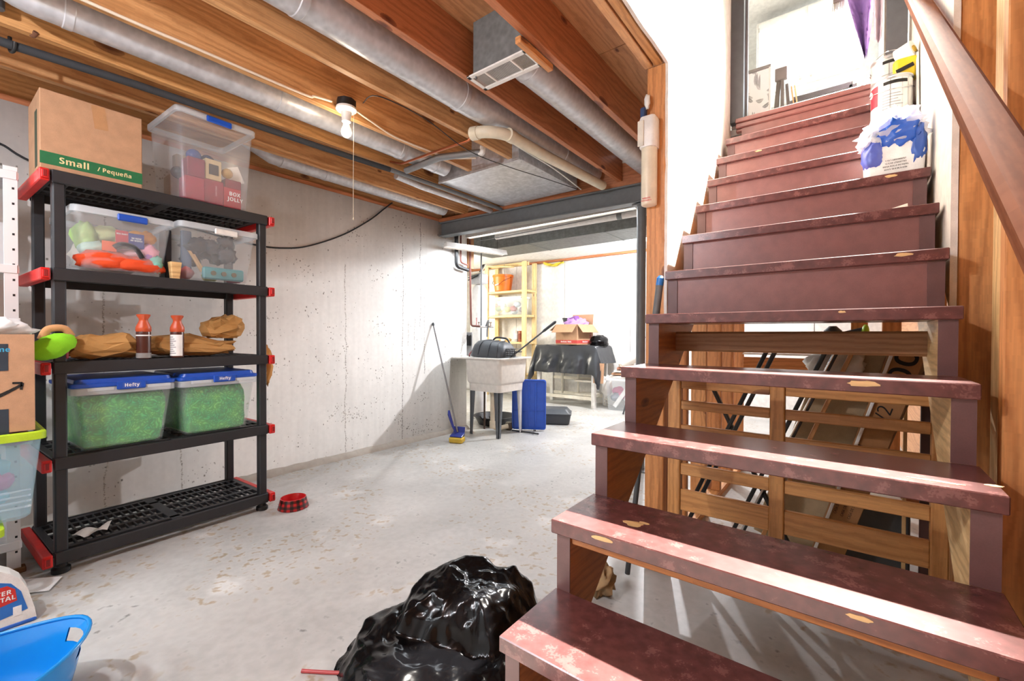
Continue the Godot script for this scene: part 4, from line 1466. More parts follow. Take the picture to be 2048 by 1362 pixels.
	for k in 5:
		s = S()
		box(s, wd(-2.70 + 0.02 * k, 0.505 + k * 0.042, -6.22), wd(0.30 - 0.02 * k, 0.028, 0.24), 0.003, Basis(wd(0, 1, 0), 0.12 * k))
		solo(s, "folded_bundle", plain([h("efe8de"), h("b98d6c"), h("f3efe8"), h("a06a52"), h("dccbb8")][k], 0.7), ["white", "tan", "cream", "brown", "beige"][k] + " folded bundle stacked on the clear tub", "bundle")
	s = S()
	box(s, wd(-2.98, 0.55, -6.02), wd(0.16, 0.30, 0.02), 0.002, Basis(wd(1, 0, 0), -0.1))
	solo(s, "card_sheet", M.card, "sheet of brown card leaning against the work table", "cardboard")
	s = S()
	tube(s, [wd(-2.66, 0.70, -6.15), wd(-2.40, 0.86, -6.20)], 0.085, 22)
	var pr := solo(s, "paper_roll", plain(h("f6f1e6"), 0.8), "thick white roll of paper on the pile by the table", "paper roll")
	s = S()
	tube(s, [wd(-2.405, 0.857, -6.199), wd(-2.395, 0.863, -6.201)], 0.055, 18)
	put(s, "core", plain(h("e3bd55"), 0.8), pr)
	var fr := thing("wire_stand", "thin black wire stand standing behind the paper roll", "stand", wd(-2.60, 0.482, -6.42))
	for q in [[wd(-0.10, 0, 0), wd(-0.08, 0.34, 0)], [wd(-0.08, 0.34, 0), wd(0.14, 0.30, 0)], [wd(0.14, 0.30, 0), wd(0.14, 0, 0)]]:
		s = S()
		cyl(s, q[0], q[1], 0.006, 8)
		put(s, "wire", M.black, fr)
	s = S()
	bar(s, wd(-2.53, 0.004, -5.88), wd(-2.31, 1.10, -6.12), 0.03, 0.012, 0.002)
	solo(s, "metal_strip", M.grey_plastic, "dark metal strip leaning beyond the stair post", "strip")
	# wire basket and white sack on the floor
	var wk := thing("wire_basket", "cream wire basket on the floor behind the table leg", "basket", wd(-2.985, 0, -6.42))
	for k in 5:
		s = S()
		tube(s, rr(0.13, 0.16, 0.02, 0.02 + k * 0.045), 0.004, 6, false, true)
		put(s, "wire_ring", cream, wk)
	for k in 8:
		s = S()
		var p: Vector3 = rr(0.13, 0.16, 0.02, 0.02)[k * 2 + 1]
		cyl(s, p, p + wd(0, 0.18, 0), 0.0035, 6)
		put(s, "wire_upright", cream, wk)
	s = S()
	lump(s, wd(-2.98, 0.33, -6.30), wd(0.09, 0.16, 0.09), 19, 0.4, 2.0, 18, 12)
	solo(s, "white_sack", plain(h("efebe4"), 0.7), "crumpled white sack hanging between table and tub", "bag")

# an open carton: floor and four walls
func carton(o: Node3D, z: Vector3, m: Material):
	for q in [[wd(0, 0.003, 0), wd(z.x, 0.006, z.z)], [wd(0, z.y * 0.5, z.z * 0.5 - 0.002), wd(z.x, z.y, 0.005)], [wd(0, z.y * 0.5, -z.z * 0.5 + 0.002), wd(z.x, z.y, 0.005)], [wd(z.x * 0.5 - 0.002, z.y * 0.5, 0), wd(0.005, z.y, z.z)], [wd(-z.x * 0.5 + 0.002, z.y * 0.5, 0), wd(0.005, z.y, z.z)]]:
		var s := S()
		box(s, q[0], q[1])
		put(s, "panel", m, o)

# a tapered plastic tub with a thick wall and a rolled rim
func bin_thing(called: String, label: String, at: Vector3, turn: float, w: float, hgt: float, d: float, taper: float, m: Material, rim: Material, group := "") -> Node3D:
	var o := thing(called, label, "storage bin", at, turn, group)
	var s := S()
	var r := 0.03
	loft(s, [rr(w - taper * 2 - 0.02, d - taper * 2 - 0.02, r, 0.002), rr(w - taper * 2, d - taper * 2, r, 0.012), rr(w, d, r, hgt - 0.02), rr(w - 0.006, d - 0.006, r, hgt - 0.02), rr(w - taper * 2 - 0.006, d - taper * 2 - 0.006, r, 0.016)], true, true)
	put(s, "tub", m, o)
	s = S()
	loft(s, [rr(w + 0.002, d + 0.002, r, hgt - 0.035), rr(w + 0.024, d + 0.024, r, hgt - 0.032), rr(w + 0.024, d + 0.024, r, hgt - 0.004), rr(w + 0.018, d + 0.018, r, hgt), rr(w - 0.004, d - 0.004, r, hgt), rr(w - 0.006, d - 0.006, r, hgt - 0.03)], false, false)
	put(s, "rim", rim, o)
	return o
# ---------------------------------------------------------------- laundry corner

func build_sink():
	var s: SurfaceTool
	var white := plain(h("e4e1da"), 0.4)
	var k := thing("utility_sink", "white plastic laundry sink on grey legs at the wall's end", "sink", wd(-3.185, 0, -3.86))
	s = S()
	loft(s, [rr(0.45, 0.45, 0.05, 0.495), rr(0.46, 0.46, 0.05, 0.575), rr(0.475, 0.475, 0.05, 0.585), rr(0.49, 0.49, 0.05, 0.605), rr(0.515, 0.515, 0.04, 0.85), rr(0.485, 0.485, 0.04, 0.86), rr(0.46, 0.46, 0.05, 0.62), rr(0.40, 0.40, 0.06, 0.60)], false, true)
	put(s, "basin", white, k)
	s = S()
	loft(s, [rr(0.52, 0.52, 0.03, 0.848), rr(0.585, 0.585, 0.025, 0.850), rr(0.590, 0.590, 0.025, 0.862), rr(0.585, 0.585, 0.025, 0.868), rr(0.485, 0.485, 0.04, 0.868), rr(0.482, 0.482, 0.04, 0.855)], false, false)
	put(s, "rim", white, k)
	s = S()
	box(s, wd(-0.355, 0.858, 0.0), wd(0.15, 0.016, 0.585), 0.004)
	put(s, "back_ledge", white, k)
	var lg := plain(h("5d6368"), 0.5)
	for q in [[0.21, 0.21], [-0.21, 0.21], [0.21, -0.21], [-0.21, -0.21]]:
		s = S()
		var sx: float = sign(q[0])
		var sz: float = sign(q[1])
		# an angle leg that narrows to its foot
		for e in 2:
			var w0 := 0.075
			var w1 := 0.035
			var A := wd(q[0], 0, q[1])
			var d := wd(-sx, 0, 0) if e == 0 else wd(0, 0, -sz)
			var o := wd(0, 0, -sz) if e == 0 else wd(-sx, 0, 0)
			var r0 := [A, A + d * w1, A + d * w1 + o * 0.006, A + o * 0.006]
			var r1 := [A + wd(0, 0.52, 0), A + d * w0 + wd(0, 0.52, 0), A + d * w0 + o * 0.006 + wd(0, 0.52, 0), A + o * 0.006 + wd(0, 0.52, 0)]
			var fl: bool = (r0[1] - r0[0]).cross(r0[3] - r0[0]).y > 0
			loft(s, [r0, r1], true, true, not fl)
		var leg := put(s, "leg", lg, k)
		if q[0] > 0 and q[1] < 0:
			leg.material_override = plain(h("dcdfe6"), 0.4)
			leg.set_meta("label", "pale grey back leg")
	text("FIAT", 0.012, plain(h("c2beb6"), 0.6), k, Transform3D(Basis(wd(0, 1, 0), PI * 0.5), wd(0.259, 0.80, -0.12)), true)
	# drain
	var dr := thing("drain_pipe", "cream plastic drain trap under the laundry sink", "pipe", wd(-3.24, 0, -3.86))
	s = S()
	tube(s, bend([wd(0.0, 0.50, 0.0), wd(0, 0.07, 0.0), wd(0.03, 0.04, -0.05), wd(0.10, 0.06, -0.16)], 0.06), 0.026, 14)
	put(s, "trap", M.pvc, dr)
	s = S()
	cyl(s, wd(0, 0.44, 0), wd(0, 0.50, 0), 0.034, 14)
	put(s, "nut", M.pvc, dr)
	s = S()
	cyl(s, wd(0, 0.05, 0), wd(0, 0.13, 0), 0.033, 14)
	put(s, "collar", M.pvc, dr)
	line("supply_pipe", "rusty dark pipe standing behind the sink leg", "pipe", [wd(-3.44, 0, -3.95), wd(-3.44, 0.55, -3.95)], 0.012, plain(h("4a3a30"), 0.7))
	# faucet
	var f := thing("faucet", "chrome laundry faucet above the sink's wall side", "faucet", wd(-3.46, 1.215, -3.97))
	s = S()
	tube(s, [wd(-0.10, 0, 0.04), wd(0.08, 0, -0.07)], 0.013, 10)
	put(s, "body", M.chrome, f)
	s = S()
	tube(s, bend([wd(0.0, 0, -0.02), wd(0.05, 0.10, -0.02), wd(0.04, -0.05, 0.0), wd(0.05, -0.12, 0.01)], 0.05), 0.010, 10)
	put(s, "spout", M.steel, f)
	for q in [-1, 1]:
		s = S()
		lathe(s, [Vector2(0.008, 0), Vector2(0.008, 0.04), Vector2(0.022, 0.045), Vector2(0.02, 0.058), Vector2(0, 0.06)], 12, Transform3D(Basis.IDENTITY, wd(q * 0.06, 0.0, q * -0.04)))
		put(s, "tap_handle", M.chrome, f)
	line("hose", "dark red hose curving into the laundry sink", "hose", spline([wd(-3.43, 1.0, -3.98), wd(-3.44, 1.03, -3.95), wd(-3.49, 0.98, -3.86), wd(-3.50, 0.90, -3.76), wd(-3.47, 0.875, -3.72)], 5), 0.009, plain(h("6d1f25"), 0.4))
	# things in the sink
	var td := thing("grey_tote", "dark grey plastic tote lid lying upside down in the laundry sink", "tote", wd(-3.22, 0.86, -3.85), 0.15)
	s = S()
	var bs := Basis(wd(0, 0, 1), -0.10)
	var rings := []
	for q in [[0.44, 0.36, 0.0], [0.43, 0.35, 0.06], [0.40, 0.31, 0.13], [0.34, 0.25, 0.175], [0.26, 0.18, 0.19]]:
		var ring := []
		for p in rr(q[0], q[1], 0.06, q[2]):
			ring.append(bs * p)
		rings.append(ring)
	loft(s, rings, true, true)
	put(s, "shell", M.grey_plastic, td)
	for e in [-0.10, 0.03, 0.14]:
		s = S()
		tube(s, spline([bs * wd(e, 0.03, 0.178), bs * wd(e * 0.95, 0.13, 0.158), bs * wd(e * 0.8, 0.188, 0.10), bs * wd(e * 0.7, 0.196, -0.05)], 4), 0.006, 6)
		put(s, "rib", M.grey_plastic, td)
	s = S()
	tube(s, bend([bs * wd(-0.12, 0.17, -0.14), bs * wd(-0.08, 0.225, -0.14), bs * wd(0.08, 0.225, -0.14), bs * wd(0.12, 0.17, -0.14)], 0.04), 0.011, 8)
	put(s, "handle", M.black, td)
	var gr := thing("wire_grate", "small black wire brush rack at the sink's outer rim", "rack", wd(-2.955, 0.875, -3.85), 0.2)
	for i in 6:
		s = S()
		tube(s, bend([wd(-0.05 + i * 0.02, 0, 0.05), wd(-0.05 + i * 0.02, 0.09, 0.04), wd(-0.04 + i * 0.02, 0.09, -0.05)], 0.02), 0.004, 6)
		put(s, "wire", M.black, gr)
	for i in 4:
		s = S()
		cyl(s, wd(-0.06, 0.02 + i * 0.022, 0.047), wd(0.07, 0.02 + i * 0.022, 0.047), 0.004, 6)
		put(s, "cross_wire", M.black, gr)
	s = S()
	tube(s, rr(0.05, 0.11, 0.02, 0.0, wd(0.075, 0.06, 0.0)), 0.006, 6, false, true)
	put(s, "loop", M.black, gr)
	var pl := thing("pole", "grey pole slanting up out of the laundry sink", "pole")
	s = S()
	cyl(s, wd(-2.98, 0.865, -3.85), wd(-2.53, 1.165, -3.85), 0.009, 10)
	put(s, "shaft", plain(h("55595c"), 0.4), pl)
	s = S()
	tube(s, [wd(-2.55, 1.152, -3.85), wd(-2.53, 1.165, -3.85), wd(-2.40, 1.25, -3.85), wd(-2.385, 1.26, -3.85)], [0.009, 0.015, 0.015, 0.004], 12)
	put(s, "grip", M.grey_plastic, pl)
	# blue lid leaning behind the sink
	var bl := thing("tote_cover", "blue plastic tote lid leaning behind the laundry sink", "lid")
	var p0 := wd(-3.15, 0.012, -4.11)
	var p1 := wd(-2.80, 0.012, -4.31)
	var p3 := wd(-3.02, 0.58, -4.20)
	var ux := (p1 - p0).normalized()
	var uy := (p3 - p0)
	uy = (uy - ux * uy.dot(ux)).normalized()
	var uz := ux.cross(uy)
	var xf := Transform3D(Basis(ux, uy, uz), p0)
	var W := 0.40
	var Hh := 0.585
	s = S()
	loft(s, [ring_in(xf, W, Hh, 0.03, -0.008), ring_in(xf, W, Hh, 0.03, 0.012), ring_in(xf, W - 0.012, Hh - 0.012, 0.03, 0.018), ring_in(xf, W - 0.03, Hh - 0.03, 0.03, 0.018), ring_in(xf, W - 0.035, Hh - 0.035, 0.03, 0.006)], true, true, true)
	put(s, "plate", M.blue_lid, bl)
	for e in 3:
		s = S()
		box(s, xf * wd(0.12 + e * 0.08, Hh * 0.5, 0.010), wd(0.022, Hh - 0.08, 0.010), 0.004, xf.basis)
		put(s, "rib", M.blue_lid, bl)
	s = S()
	box(s, xf * wd(W * 0.5, 0.22, 0.011), wd(W - 0.05, 0.010, 0.008), 0.003, xf.basis)
	put(s, "rib", M.blue_lid, bl)
	var dc := thing("grey_case", "dark grey plastic case on the floor behind the blue lid", "case", wd(-2.98, 0, -4.80), 0.5)
	s = S()
	loft(s, [rr(0.34, 0.28, 0.03, 0.0), rr(0.36, 0.30, 0.03, 0.01), rr(0.40, 0.32, 0.03, 0.115), rr(0.41, 0.33, 0.03, 0.12), rr(0.41, 0.33, 0.03, 0.135), rr(0.38, 0.30, 0.03, 0.145), rr(0.30, 0.24, 0.03, 0.19)], true, true)
	put(s, "shell", M.grey_plastic, dc)
	# pan, rods and a jar under the sink
	var pan := thing("drip_pan", "shallow black pan on the floor under the laundry sink", "pan", wd(-3.55, 0, -4.28))
	s = S()
	lathe(s, [Vector2(0.20, 0.0), Vector2(0.21, 0.004), Vector2(0.26, 0.10), Vector2(0.275, 0.102), Vector2(0.272, 0.108), Vector2(0.25, 0.104), Vector2(0.20, 0.012)], 32)
	put(s, "bowl", M.black, pan)
	for i in 5:
		s = S()
		var a := 0.5 + i * 0.25
		cyl(s, wd(cos(a) * 0.20, 0.03, sin(a) * 0.2), wd(cos(a) * 0.25, 0.14, sin(a) * 0.26 + 0.05), 0.008, 6)
		put(s, "fin", M.black_soft, pan)
	s = S()
	lathe(s, [Vector2(0.03, 0), Vector2(0.045, 0.01), Vector2(0.05, 0.05), Vector2(0.035, 0.085), Vector2(0.02, 0.09)], 18)
	solo(s, "floor_drain_cap", plain(h("6f6a60"), 0.5), "small grey round cap on the floor beside the blue lid", "cap", wd(-3.19, 0, -4.10))
	for q in [[wd(-3.10, 0.012, -4.05), wd(-2.75, 0.012, -4.08), "dark rod on the floor before the blue lid"], [wd(-2.90, 0.012, -4.20), wd(-2.78, 0.05, -4.06), "short black rod propped on the floor rod"]]:
		line("floor_rod", q[2], "rod", [q[0], q[1]], 0.007, M.black)
	# sponge mop leaning on the wall
	var mp := thing("sponge_mop", "blue sponge mop with a grey handle leaning on the concrete wall", "mop")
	s = S()
	cyl(s, wd(-3.245, 0.10, -3.30), wd(-3.605, 1.235, -3.285), 0.0095, 10)
	put(s, "handle", plain(h("8a8c8e"), 0.3, 0.4), mp)
	s = S()
	lathe(s, [Vector2(0.012, 0), Vector2(0.014, 0.02), Vector2(0.01, 0.035), Vector2(0, 0.037)], 10, Transform3D(Basis(wd(0, 0, 1), 0.3), wd(-3.598, 1.215, -3.285)))
	put(s, "end_cap", M.grey_plastic, mp)
	var navy := plain(h("23358c"), 0.35)
	s = S()
	tube(s, [wd(-3.345, 0.32, -3.27), wd(-3.335, 0.28, -3.265), wd(-3.285, 0.16, -3.27), wd(-3.25, 0.09, -3.285)], [0.010, 0.017, 0.013, 0.010], 10)
	put(s, "wringer_lever", navy, mp)
	s = S()
	box(s, wd(-3.225, 0.078, -3.275), wd(0.14, 0.012, 0.085), 0.004, Basis(wd(0, 1, 0), 0.3) * Basis(wd(1, 0, 0), 0.35))
	put(s, "head_plate", navy, mp)
	s = S()
	box(s, wd(-3.24, 0.10, -3.315), wd(0.13, 0.11, 0.012), 0.004, Basis(wd(0, 1, 0), 0.3) * Basis(wd(1, 0, 0), -0.3))
	put(s, "head_back", navy, mp)
	s = S()
	box(s, wd(-3.22, 0.032, -3.265), wd(0.15, 0.055, 0.085), 0.008, Basis(wd(0, 1, 0), 0.3) * Basis(wd(1, 0, 0), 0.15))
	put(s, "sponge", plain(h("d9b84a"), 0.95), mp)

func ring_in(xf: Transform3D, w: float, hh: float, r: float, z: float) -> Array:
	var out := []
	for p in rr(w, hh, r, 0.0):
		out.append(xf * wd(p.x + 0.2, p.z + 0.2925, z))
	return out

# ---------------------------------------------------------------- black shelf unit and what stands on it

var shelf_at := wd(-2.893, 0, -0.342)
var shelf_turn := deg_to_rad(92.67)

# a point of the shelf's own axes (along its front, up, out to the room) in the room
func sh(x: float, y: float, z: float) -> Vector3:
	return shelf_at + Basis(wd(0, 1, 0), shelf_turn) * wd(x, y, z)

func build_shelf():
	var s: SurfaceTool
	var u := thing("shelf_unit", "black plastic five-tier shelf unit with red end caps", "shelf", shelf_at, shelf_turn)
	var tops := [0.104, 0.54, 0.984, 1.415, 1.862]
	var D := 0.457
	for q in [[0.0, 0.0], [0.905, 0.0], [0.0, -D], [0.905, -D]]:
		s = S()
		box(s, wd(q[0], 0.96, q[1] - 0.022), wd(0.045, 1.78, 0.045), 0.006)
		put(s, "post", M.shelf, u)
	# one deck with slots, shared by all tiers
	s = S()
	box(s, wd(0.4525, -0.029, 0.004), wd(0.955, 0.058, 0.018), 0.004)
	box(s, wd(0.4525, -0.029, -D - 0.045), wd(0.955, 0.058, 0.018), 0.004)
	for x in [-0.015, 0.4525, 0.92]:
		box(s, wd(x, -0.012, -D * 0.5 - 0.02), wd(0.03 if x != 0.4525 else 0.05, 0.024, D + 0.03), 0.002)
	for z in [-0.045, -0.155, -0.265, -0.375, -0.46]:
		box(s, wd(0.4525, -0.010, z - 0.005), wd(0.92, 0.020, 0.028), 0.002)
	for k in 13:
		for e in 2:
			var x: float = 0.03 + k * 0.0335 + e * 0.44
			box(s, wd(x, -0.008, -D * 0.5 - 0.02), wd(0.007, 0.014, D - 0.03))
	var deck := commit(s)
	s = S()
	box(s, wd(-0.049, -0.031, -D * 0.5 - 0.02), wd(0.034, 0.056, D + 0.075), 0.004)
	box(s, wd(-0.049, -0.031, 0.022), wd(0.022, 0.036, 0.012), 0.002)
	var capl := commit(s)
	s = S()
	box(s, wd(0.954, -0.031, -D * 0.5 - 0.02), wd(0.034, 0.056, D + 0.075), 0.004)
	box(s, wd(0.954, -0.031, 0.022), wd(0.022, 0.036, 0.012), 0.002)
	var capr := commit(s)
	for y in tops:
		inst(deck, "deck", M.shelf, u).position.y = y
		inst(capl, "end_cap", M.red, u).position.y = y
		inst(capr, "end_cap", M.red, u).position.y = y
	s = S()
	box(s, wd(0, 0, 0), wd(0.012, 0.030, 0.003), 0.001)
	var slot := commit(s)
	for y in tops:
		for x in [-0.049, 0.954]:
			inst(slot, "cap_slot", plain(h("8d1414"), 0.5), u).position = wd(x, y - 0.028, 0.029)
	for q in [[0.0, -0.02], [0.905, -0.02], [0.0, -D - 0.02], [0.905, -D - 0.02]]:
		s = S()
		lathe(s, [Vector2(0.030, 0), Vector2(0.034, 0.004), Vector2(0.034, 0.022), Vector2(0.024, 0.030), Vector2(0.02, 0.06)], 18, Transform3D(Basis.IDENTITY, wd(q[0], 0, q[1])))
		put(s, "foot", M.black, u)

	# moving box on top
	var b := thing("moving_box", "closed brown moving box with a green stripe on the top shelf", "box", sh(0.127, 1.864, -0.16), shelf_turn - 0.02)
	s = S()
	box(s, wd(0, 0.18, 0), wd(0.365, 0.36, 0.30), 0.003)
	put(s, "carton", M.card, b)
	s = S()
	box(s, wd(0, 0.050, 0.1505), wd(0.365, 0.056, 0.001))
	put(s, "green_stripe", plain(h("1f6b3e"), 0.8), b)
	s = S()
	box(s, wd(-0.1830, 0.15, 0.06), wd(0.001, 0.26, 0.06))
	put(s, "printed_panel", plain(h("3f4a38"), 0.8), b)
	text("Small", 0.028, plain(h("e6cf9a"), 0.8), b, Transform3D(Basis.IDENTITY, wd(-0.07, 0.050, 0.1512)), true)
	text("/ Pequeña", 0.019, plain(h("e6cf9a"), 0.8), b, Transform3D(Basis.IDENTITY, wd(0.075, 0.050, 0.1512)), true)
	s = S()
	box(s, wd(0.02, 0.30, 0.1503), wd(0.05, 0.11, 0.0006), 0.0, Basis(wd(0, 0, 1), 0.12))
	put(s, "tape_strip", plain(h("b98a60"), 0.5), b)
	# clear bin on top with red boxes in it
	var tb := bin_thing("clear_bin", "clear bin with blue handle and red boxes on the top shelf", sh(0.655, 1.866, -0.22), shelf_turn, 0.395, 0.50, 0.44, 0.025, M.clear, M.clear_rim)
	handle(tb, 0.0, 0.485, 0.235, 0.13)
	var rows := [[-0.10, 0.012, 0.13, 0.095, 0.13, 0.10, "a8203a"], [0.0, 0.012, 0.12, 0.10, 0.14, 0.10, "9d1f38"], [0.10, 0.012, 0.12, 0.095, 0.12, 0.10, "c02a36"], [0.0, 0.155, 0.12, 0.085, 0.12, 0.08, "dcc79a"], [-0.09, 0.145, 0.12, 0.085, 0.11, 0.10, "8a2240"], [0.12, 0.135, 0.08, 0.09, 0.06, 0.10, "8f2036"], [-0.11, 0.012, -0.06, 0.10, 0.17, 0.12, "cbbba6"], [0.02, 0.012, -0.05, 0.12, 0.22, 0.14, "5d2030"], [-0.09, 0.20, -0.07, 0.06, 0.12, 0.06, "cfc6b2"]]
	for i in rows.size():
		var q: Array = rows[i]
		s = S()
		box(s, wd(q[0], q[1] + q[4] * 0.5, q[2]), wd(q[3], q[4], q[5]), 0.003, Basis(wd(0, 1, 0), rng.randf_range(-0.08, 0.08)))
		put(s, "gift_box", plain(Color.html(q[6]), 0.6), tb)
	text("BOX\n JOLLY", 0.022, M.white_ink, tb, Transform3D(Basis.IDENTITY, wd(0.10, 0.075, 0.1925)), true)
	text("CHRISTMAS", 0.008, plain(h("e6b9b9"), 0.7), tb, Transform3D(Basis(wd(0, 0, 1), PI * 0.5), wd(0.0, 0.085, 0.1945)))
	s = S()
	box(s, wd(0.0, 0.215, 0.163), wd(0.05, 0.06, 0.002))
	put(s, "dark_window", M.black, tb)
	for q in [[wd(-0.08, 0.285, 0.10), 0.038, "2a4fa0"], [wd(0.02, 0.30, 0.02), 0.04, "25406e"], [wd(0.085, 0.225, 0.13), 0.030, "b98f3a"], [wd(-0.13, 0.19, 0.02), 0.035, "3a3630"]]:
		s = S()
		lump(s, q[0], wd(q[1], q[1], q[1]), 3, 0.0, 1.0, 18, 12)
		put(s, "bauble", plain(Color.html(q[2]), 0.25), tb)
	s = S()
	box(s, wd(0.13, 0.23, 0.10), wd(0.10, 0.10, 0.004), 0.0, Basis(wd(0, 0, 1), 0.4))
	put(s, "paper", M.white, tb)

	# second tier: toys
	var cb := bin_thing("clear_bin", "clear bin with blue handle and soft toys on the second shelf down", sh(0.238, 1.417, -0.22), shelf_turn, 0.385, 0.305, 0.46, 0.035, M.clear, M.clear_rim)
	handle(cb, 0.02, 0.287, 0.245, 0.12)
	var stuff_ := [[-0.06, 0.06, 0.16, 0.13, 0.05, 0.05, "e8501f"], [0.05, 0.05, 0.17, 0.12, 0.045, 0.04, "e8501f"], [-0.13, 0.18, 0.10, 0.05, 0.07, 0.05, "b9dc8c"], [-0.05, 0.20, 0.06, 0.09, 0.05, 0.07, "cfe0a6"], [0.10, 0.21, 0.10, 0.06, 0.04, 0.05, "f2a52a"], [0.11, 0.13, 0.15, 0.045, 0.045, 0.04, "f0a9bf"], [0.13, 0.07, 0.17, 0.035, 0.05, 0.03, "7fd0c0"], [-0.10, 0.12, 0.12, 0.06, 0.04, 0.05, "bfe3d6"], [0.06, 0.11, 0.13, 0.08, 0.03, 0.05, "f3c7cf"], [0.11, 0.10, 0.16, 0.035, 0.03, 0.03, "b77cc9"], [-0.02, 0.10, -0.05, 0.14, 0.09, 0.12, "d8cfc0"]]
	for i in stuff_.size():
		var q: Array = stuff_[i]
		s = S()
		lump(s, wd(q[0], q[1], q[2]), wd(q[3], q[4], q[5]), 100 + i, 0.45, 2.2, 16, 10, 0.02)
		put(s, "soft_toy", plain(Color.html(q[6]), 0.85), cb)
	s = S()
	tube(s, spline([wd(-0.04, 0.13, 0.19), wd(-0.01, 0.15, 0.20), wd(0.04, 0.14, 0.20), wd(0.07, 0.09, 0.20)], 4), 0.012, 8)
	put(s, "black_strap", M.black_soft, cb)
	s = S()
	box(s, wd(-0.005, 0.185, 0.175), wd(0.05, 0.075, 0.006))
	var pk := put(s, "red_packet", plain(h("c72c3b"), 0.5), cb)
	s = S()
	box(s, wd(0.052, 0.178, 0.176), wd(0.064, 0.075, 0.006))
	put(s, "blue_packet", plain(h("27408f"), 0.5), cb)
	text("BIG BABY", 0.007, M.white_ink, cb, Transform3D(Basis.IDENTITY, wd(-0.005, 0.205, 0.1795)), true)
	text("50 NEW\n60 WIPES", 0.008, M.white_ink, cb, Transform3D(Basis.IDENTITY, wd(0.052, 0.185, 0.1805)), true)
	s = S()
	box(s, wd(-0.055, 0.135, 0.178), wd(0.055, 0.05, 0.005))
	put(s, "orange_card", plain(h("ef6a2a"), 0.6), cb)
	var cc := bin_thing("clear_bin", "clear bin of dark toys and a teal tray on the second shelf down", sh(0.665, 1.417, -0.22), shelf_turn, 0.395, 0.32, 0.46, 0.035, M.clear, M.clear_rim)
	handle(cc, 0.02, 0.30, 0.245, 0.12, M.white)
	for i in 9:
		s = S()
		lump(s, wd(rng.randf_range(-0.10, 0.14), rng.randf_range(0.14, 0.25), rng.randf_range(0.02, 0.15)), wd(0.05, 0.045, 0.03), 140 + i, 0.8, 3.0, 14, 9)
		put(s, "dark_toy", plain([h("3a3a3c"), h("55585c"), h("2a2c30")][i % 3], 0.5), cc)
	s = S()
	box(s, wd(0.04, 0.055, 0.16), wd(0.22, 0.07, 0.03), 0.008)
	put(s, "teal_tray", plain(h("3fa3ad"), 0.4), cc)
	for i in 3:
		s = S()
		lathe(s, [Vector2(0.0, -0.004), Vector2(0.014, -0.002), Vector2(0.014, 0.004), Vector2(0, 0.006)], 12, Transform3D(Basis(wd(1, 0, 0), PI * 0.5), wd(-0.02 + i * 0.055, 0.055, 0.178)))
		put(s, "tray_hole", plain(h("6a5a30"), 0.6), cc)
	for i in 3:
		s = S()
		lump(s, wd(-0.13 + i * 0.13, 0.05, 0.08), wd(0.04, 0.045, 0.06), 170 + i, 0.3, 2.0, 12, 8, 0.018)
		put(s, "bright_toy", plain([h("c94a55"), h("b8c04a"), h("c9506a")][i], 0.5), cc)
	s = S()
	box(s, wd(-0.09, 0.13, 0.12), wd(0.02, 0.15, 0.02), 0.003, Basis(wd(0, 0, 1), 0.5))
	put(s, "wooden_stick", M.pine, cc)
	s = S()
	box(s, wd(-0.13, 0.16, 0.10), wd(0.05, 0.26, 0.02), 0.004)
	put(s, "blue_board", plain(h("3d5a80"), 0.5), cc)
	# the small wooden wedge between them
	s = S()
	loft(s, [rr(0.036, 0.04, 0.004, 0.0), rr(0.052, 0.05, 0.004, 0.09)])
	solo(s, "wooden_block", M.pine, "small tapered wooden block between the two clear toy bins", "block", sh(0.452, 1.417, -0.03), shelf_turn)
	s = S()
	box(s, wd(0, 0.14, 0), wd(0.03, 0.28, 0.10), 0.004)
	solo(s, "dotted_box", plain(h("20242c"), 0.5), "narrow dark box standing between the two clear toy bins", "box", sh(0.452, 1.417, -0.17), shelf_turn)

	# middle tier: paper bags, spray cans
	paper_bag("crumpled brown paper bag behind the left spray can", sh(0.17, 0.985, -0.13), 0.36, 0.13, 0.26, 5)
	paper_bag("long brown paper bag lying behind the right spray can", sh(0.56, 0.985, -0.14), 0.50, 0.12, 0.26, 9)
	paper_bag("upright crumpled brown paper bag top beside the shelf post", sh(0.74, 1.085, -0.16), 0.24, 0.15, 0.20, 13)
	for k in 2:
		var c := thing("spray_can", ["brown spray can with a rust-orange cap, its back turned", "spray can with a rust-orange cap showing its white label"][k], "spray can", sh(0.31 + k * 0.147, 0.985, -0.015), shelf_turn, "spray cans on the middle shelf")
		s = S()
		lathe(s, [Vector2(0.028, 0), Vector2(0.031, 0.004), Vector2(0.031, 0.135), Vector2(0.029, 0.142)], 22)
		put(s, "body", plain(h("4a2620"), 0.25), c)
		s = S()
		lathe(s, [Vector2(0.030, 0.14), Vector2(0.033, 0.146), Vector2(0.032, 0.165), Vector2(0.019, 0.195), Vector2(0.0185, 0.205), Vector2(0.028, 0.222), Vector2(0.029, 0.229), Vector2(0.024, 0.231)], 22)
		put(s, "cap", plain(h("c4512a"), 0.4), c)
		if k == 0:
			s = S()
			lathe(s, [Vector2(0.0314, 0.118), Vector2(0.0314, 0.124)], 22, Transform3D.IDENTITY, false, false)
			put(s, "band", M.white_ink, c)
			s = S()
			lathe(s, [Vector2(0.0314, 0.004), Vector2(0.0314, 0.03)], 22, Transform3D.IDENTITY, false, false)
			put(s, "foot_band", plain(h("8d8a88"), 0.4), c)
		else:
			s = S()
			arc(s, 0.0315, 0.01, 0.125, -2.6, 0.5)
			put(s, "label", M.white_ink, c)
			for i in 9:
				s = S()
				arc(s, 0.0318, 0.022 + i * 0.011, 0.026 + i * 0.011, -2.4, -0.5 - 0.2 * (i % 3))
				put(s, "printed_line", plain(h("8f8a90"), 0.7), c)
	s = S()
	box(s, wd(0, 0.04, 0), wd(0.02, 0.07, 0.12), 0.01)
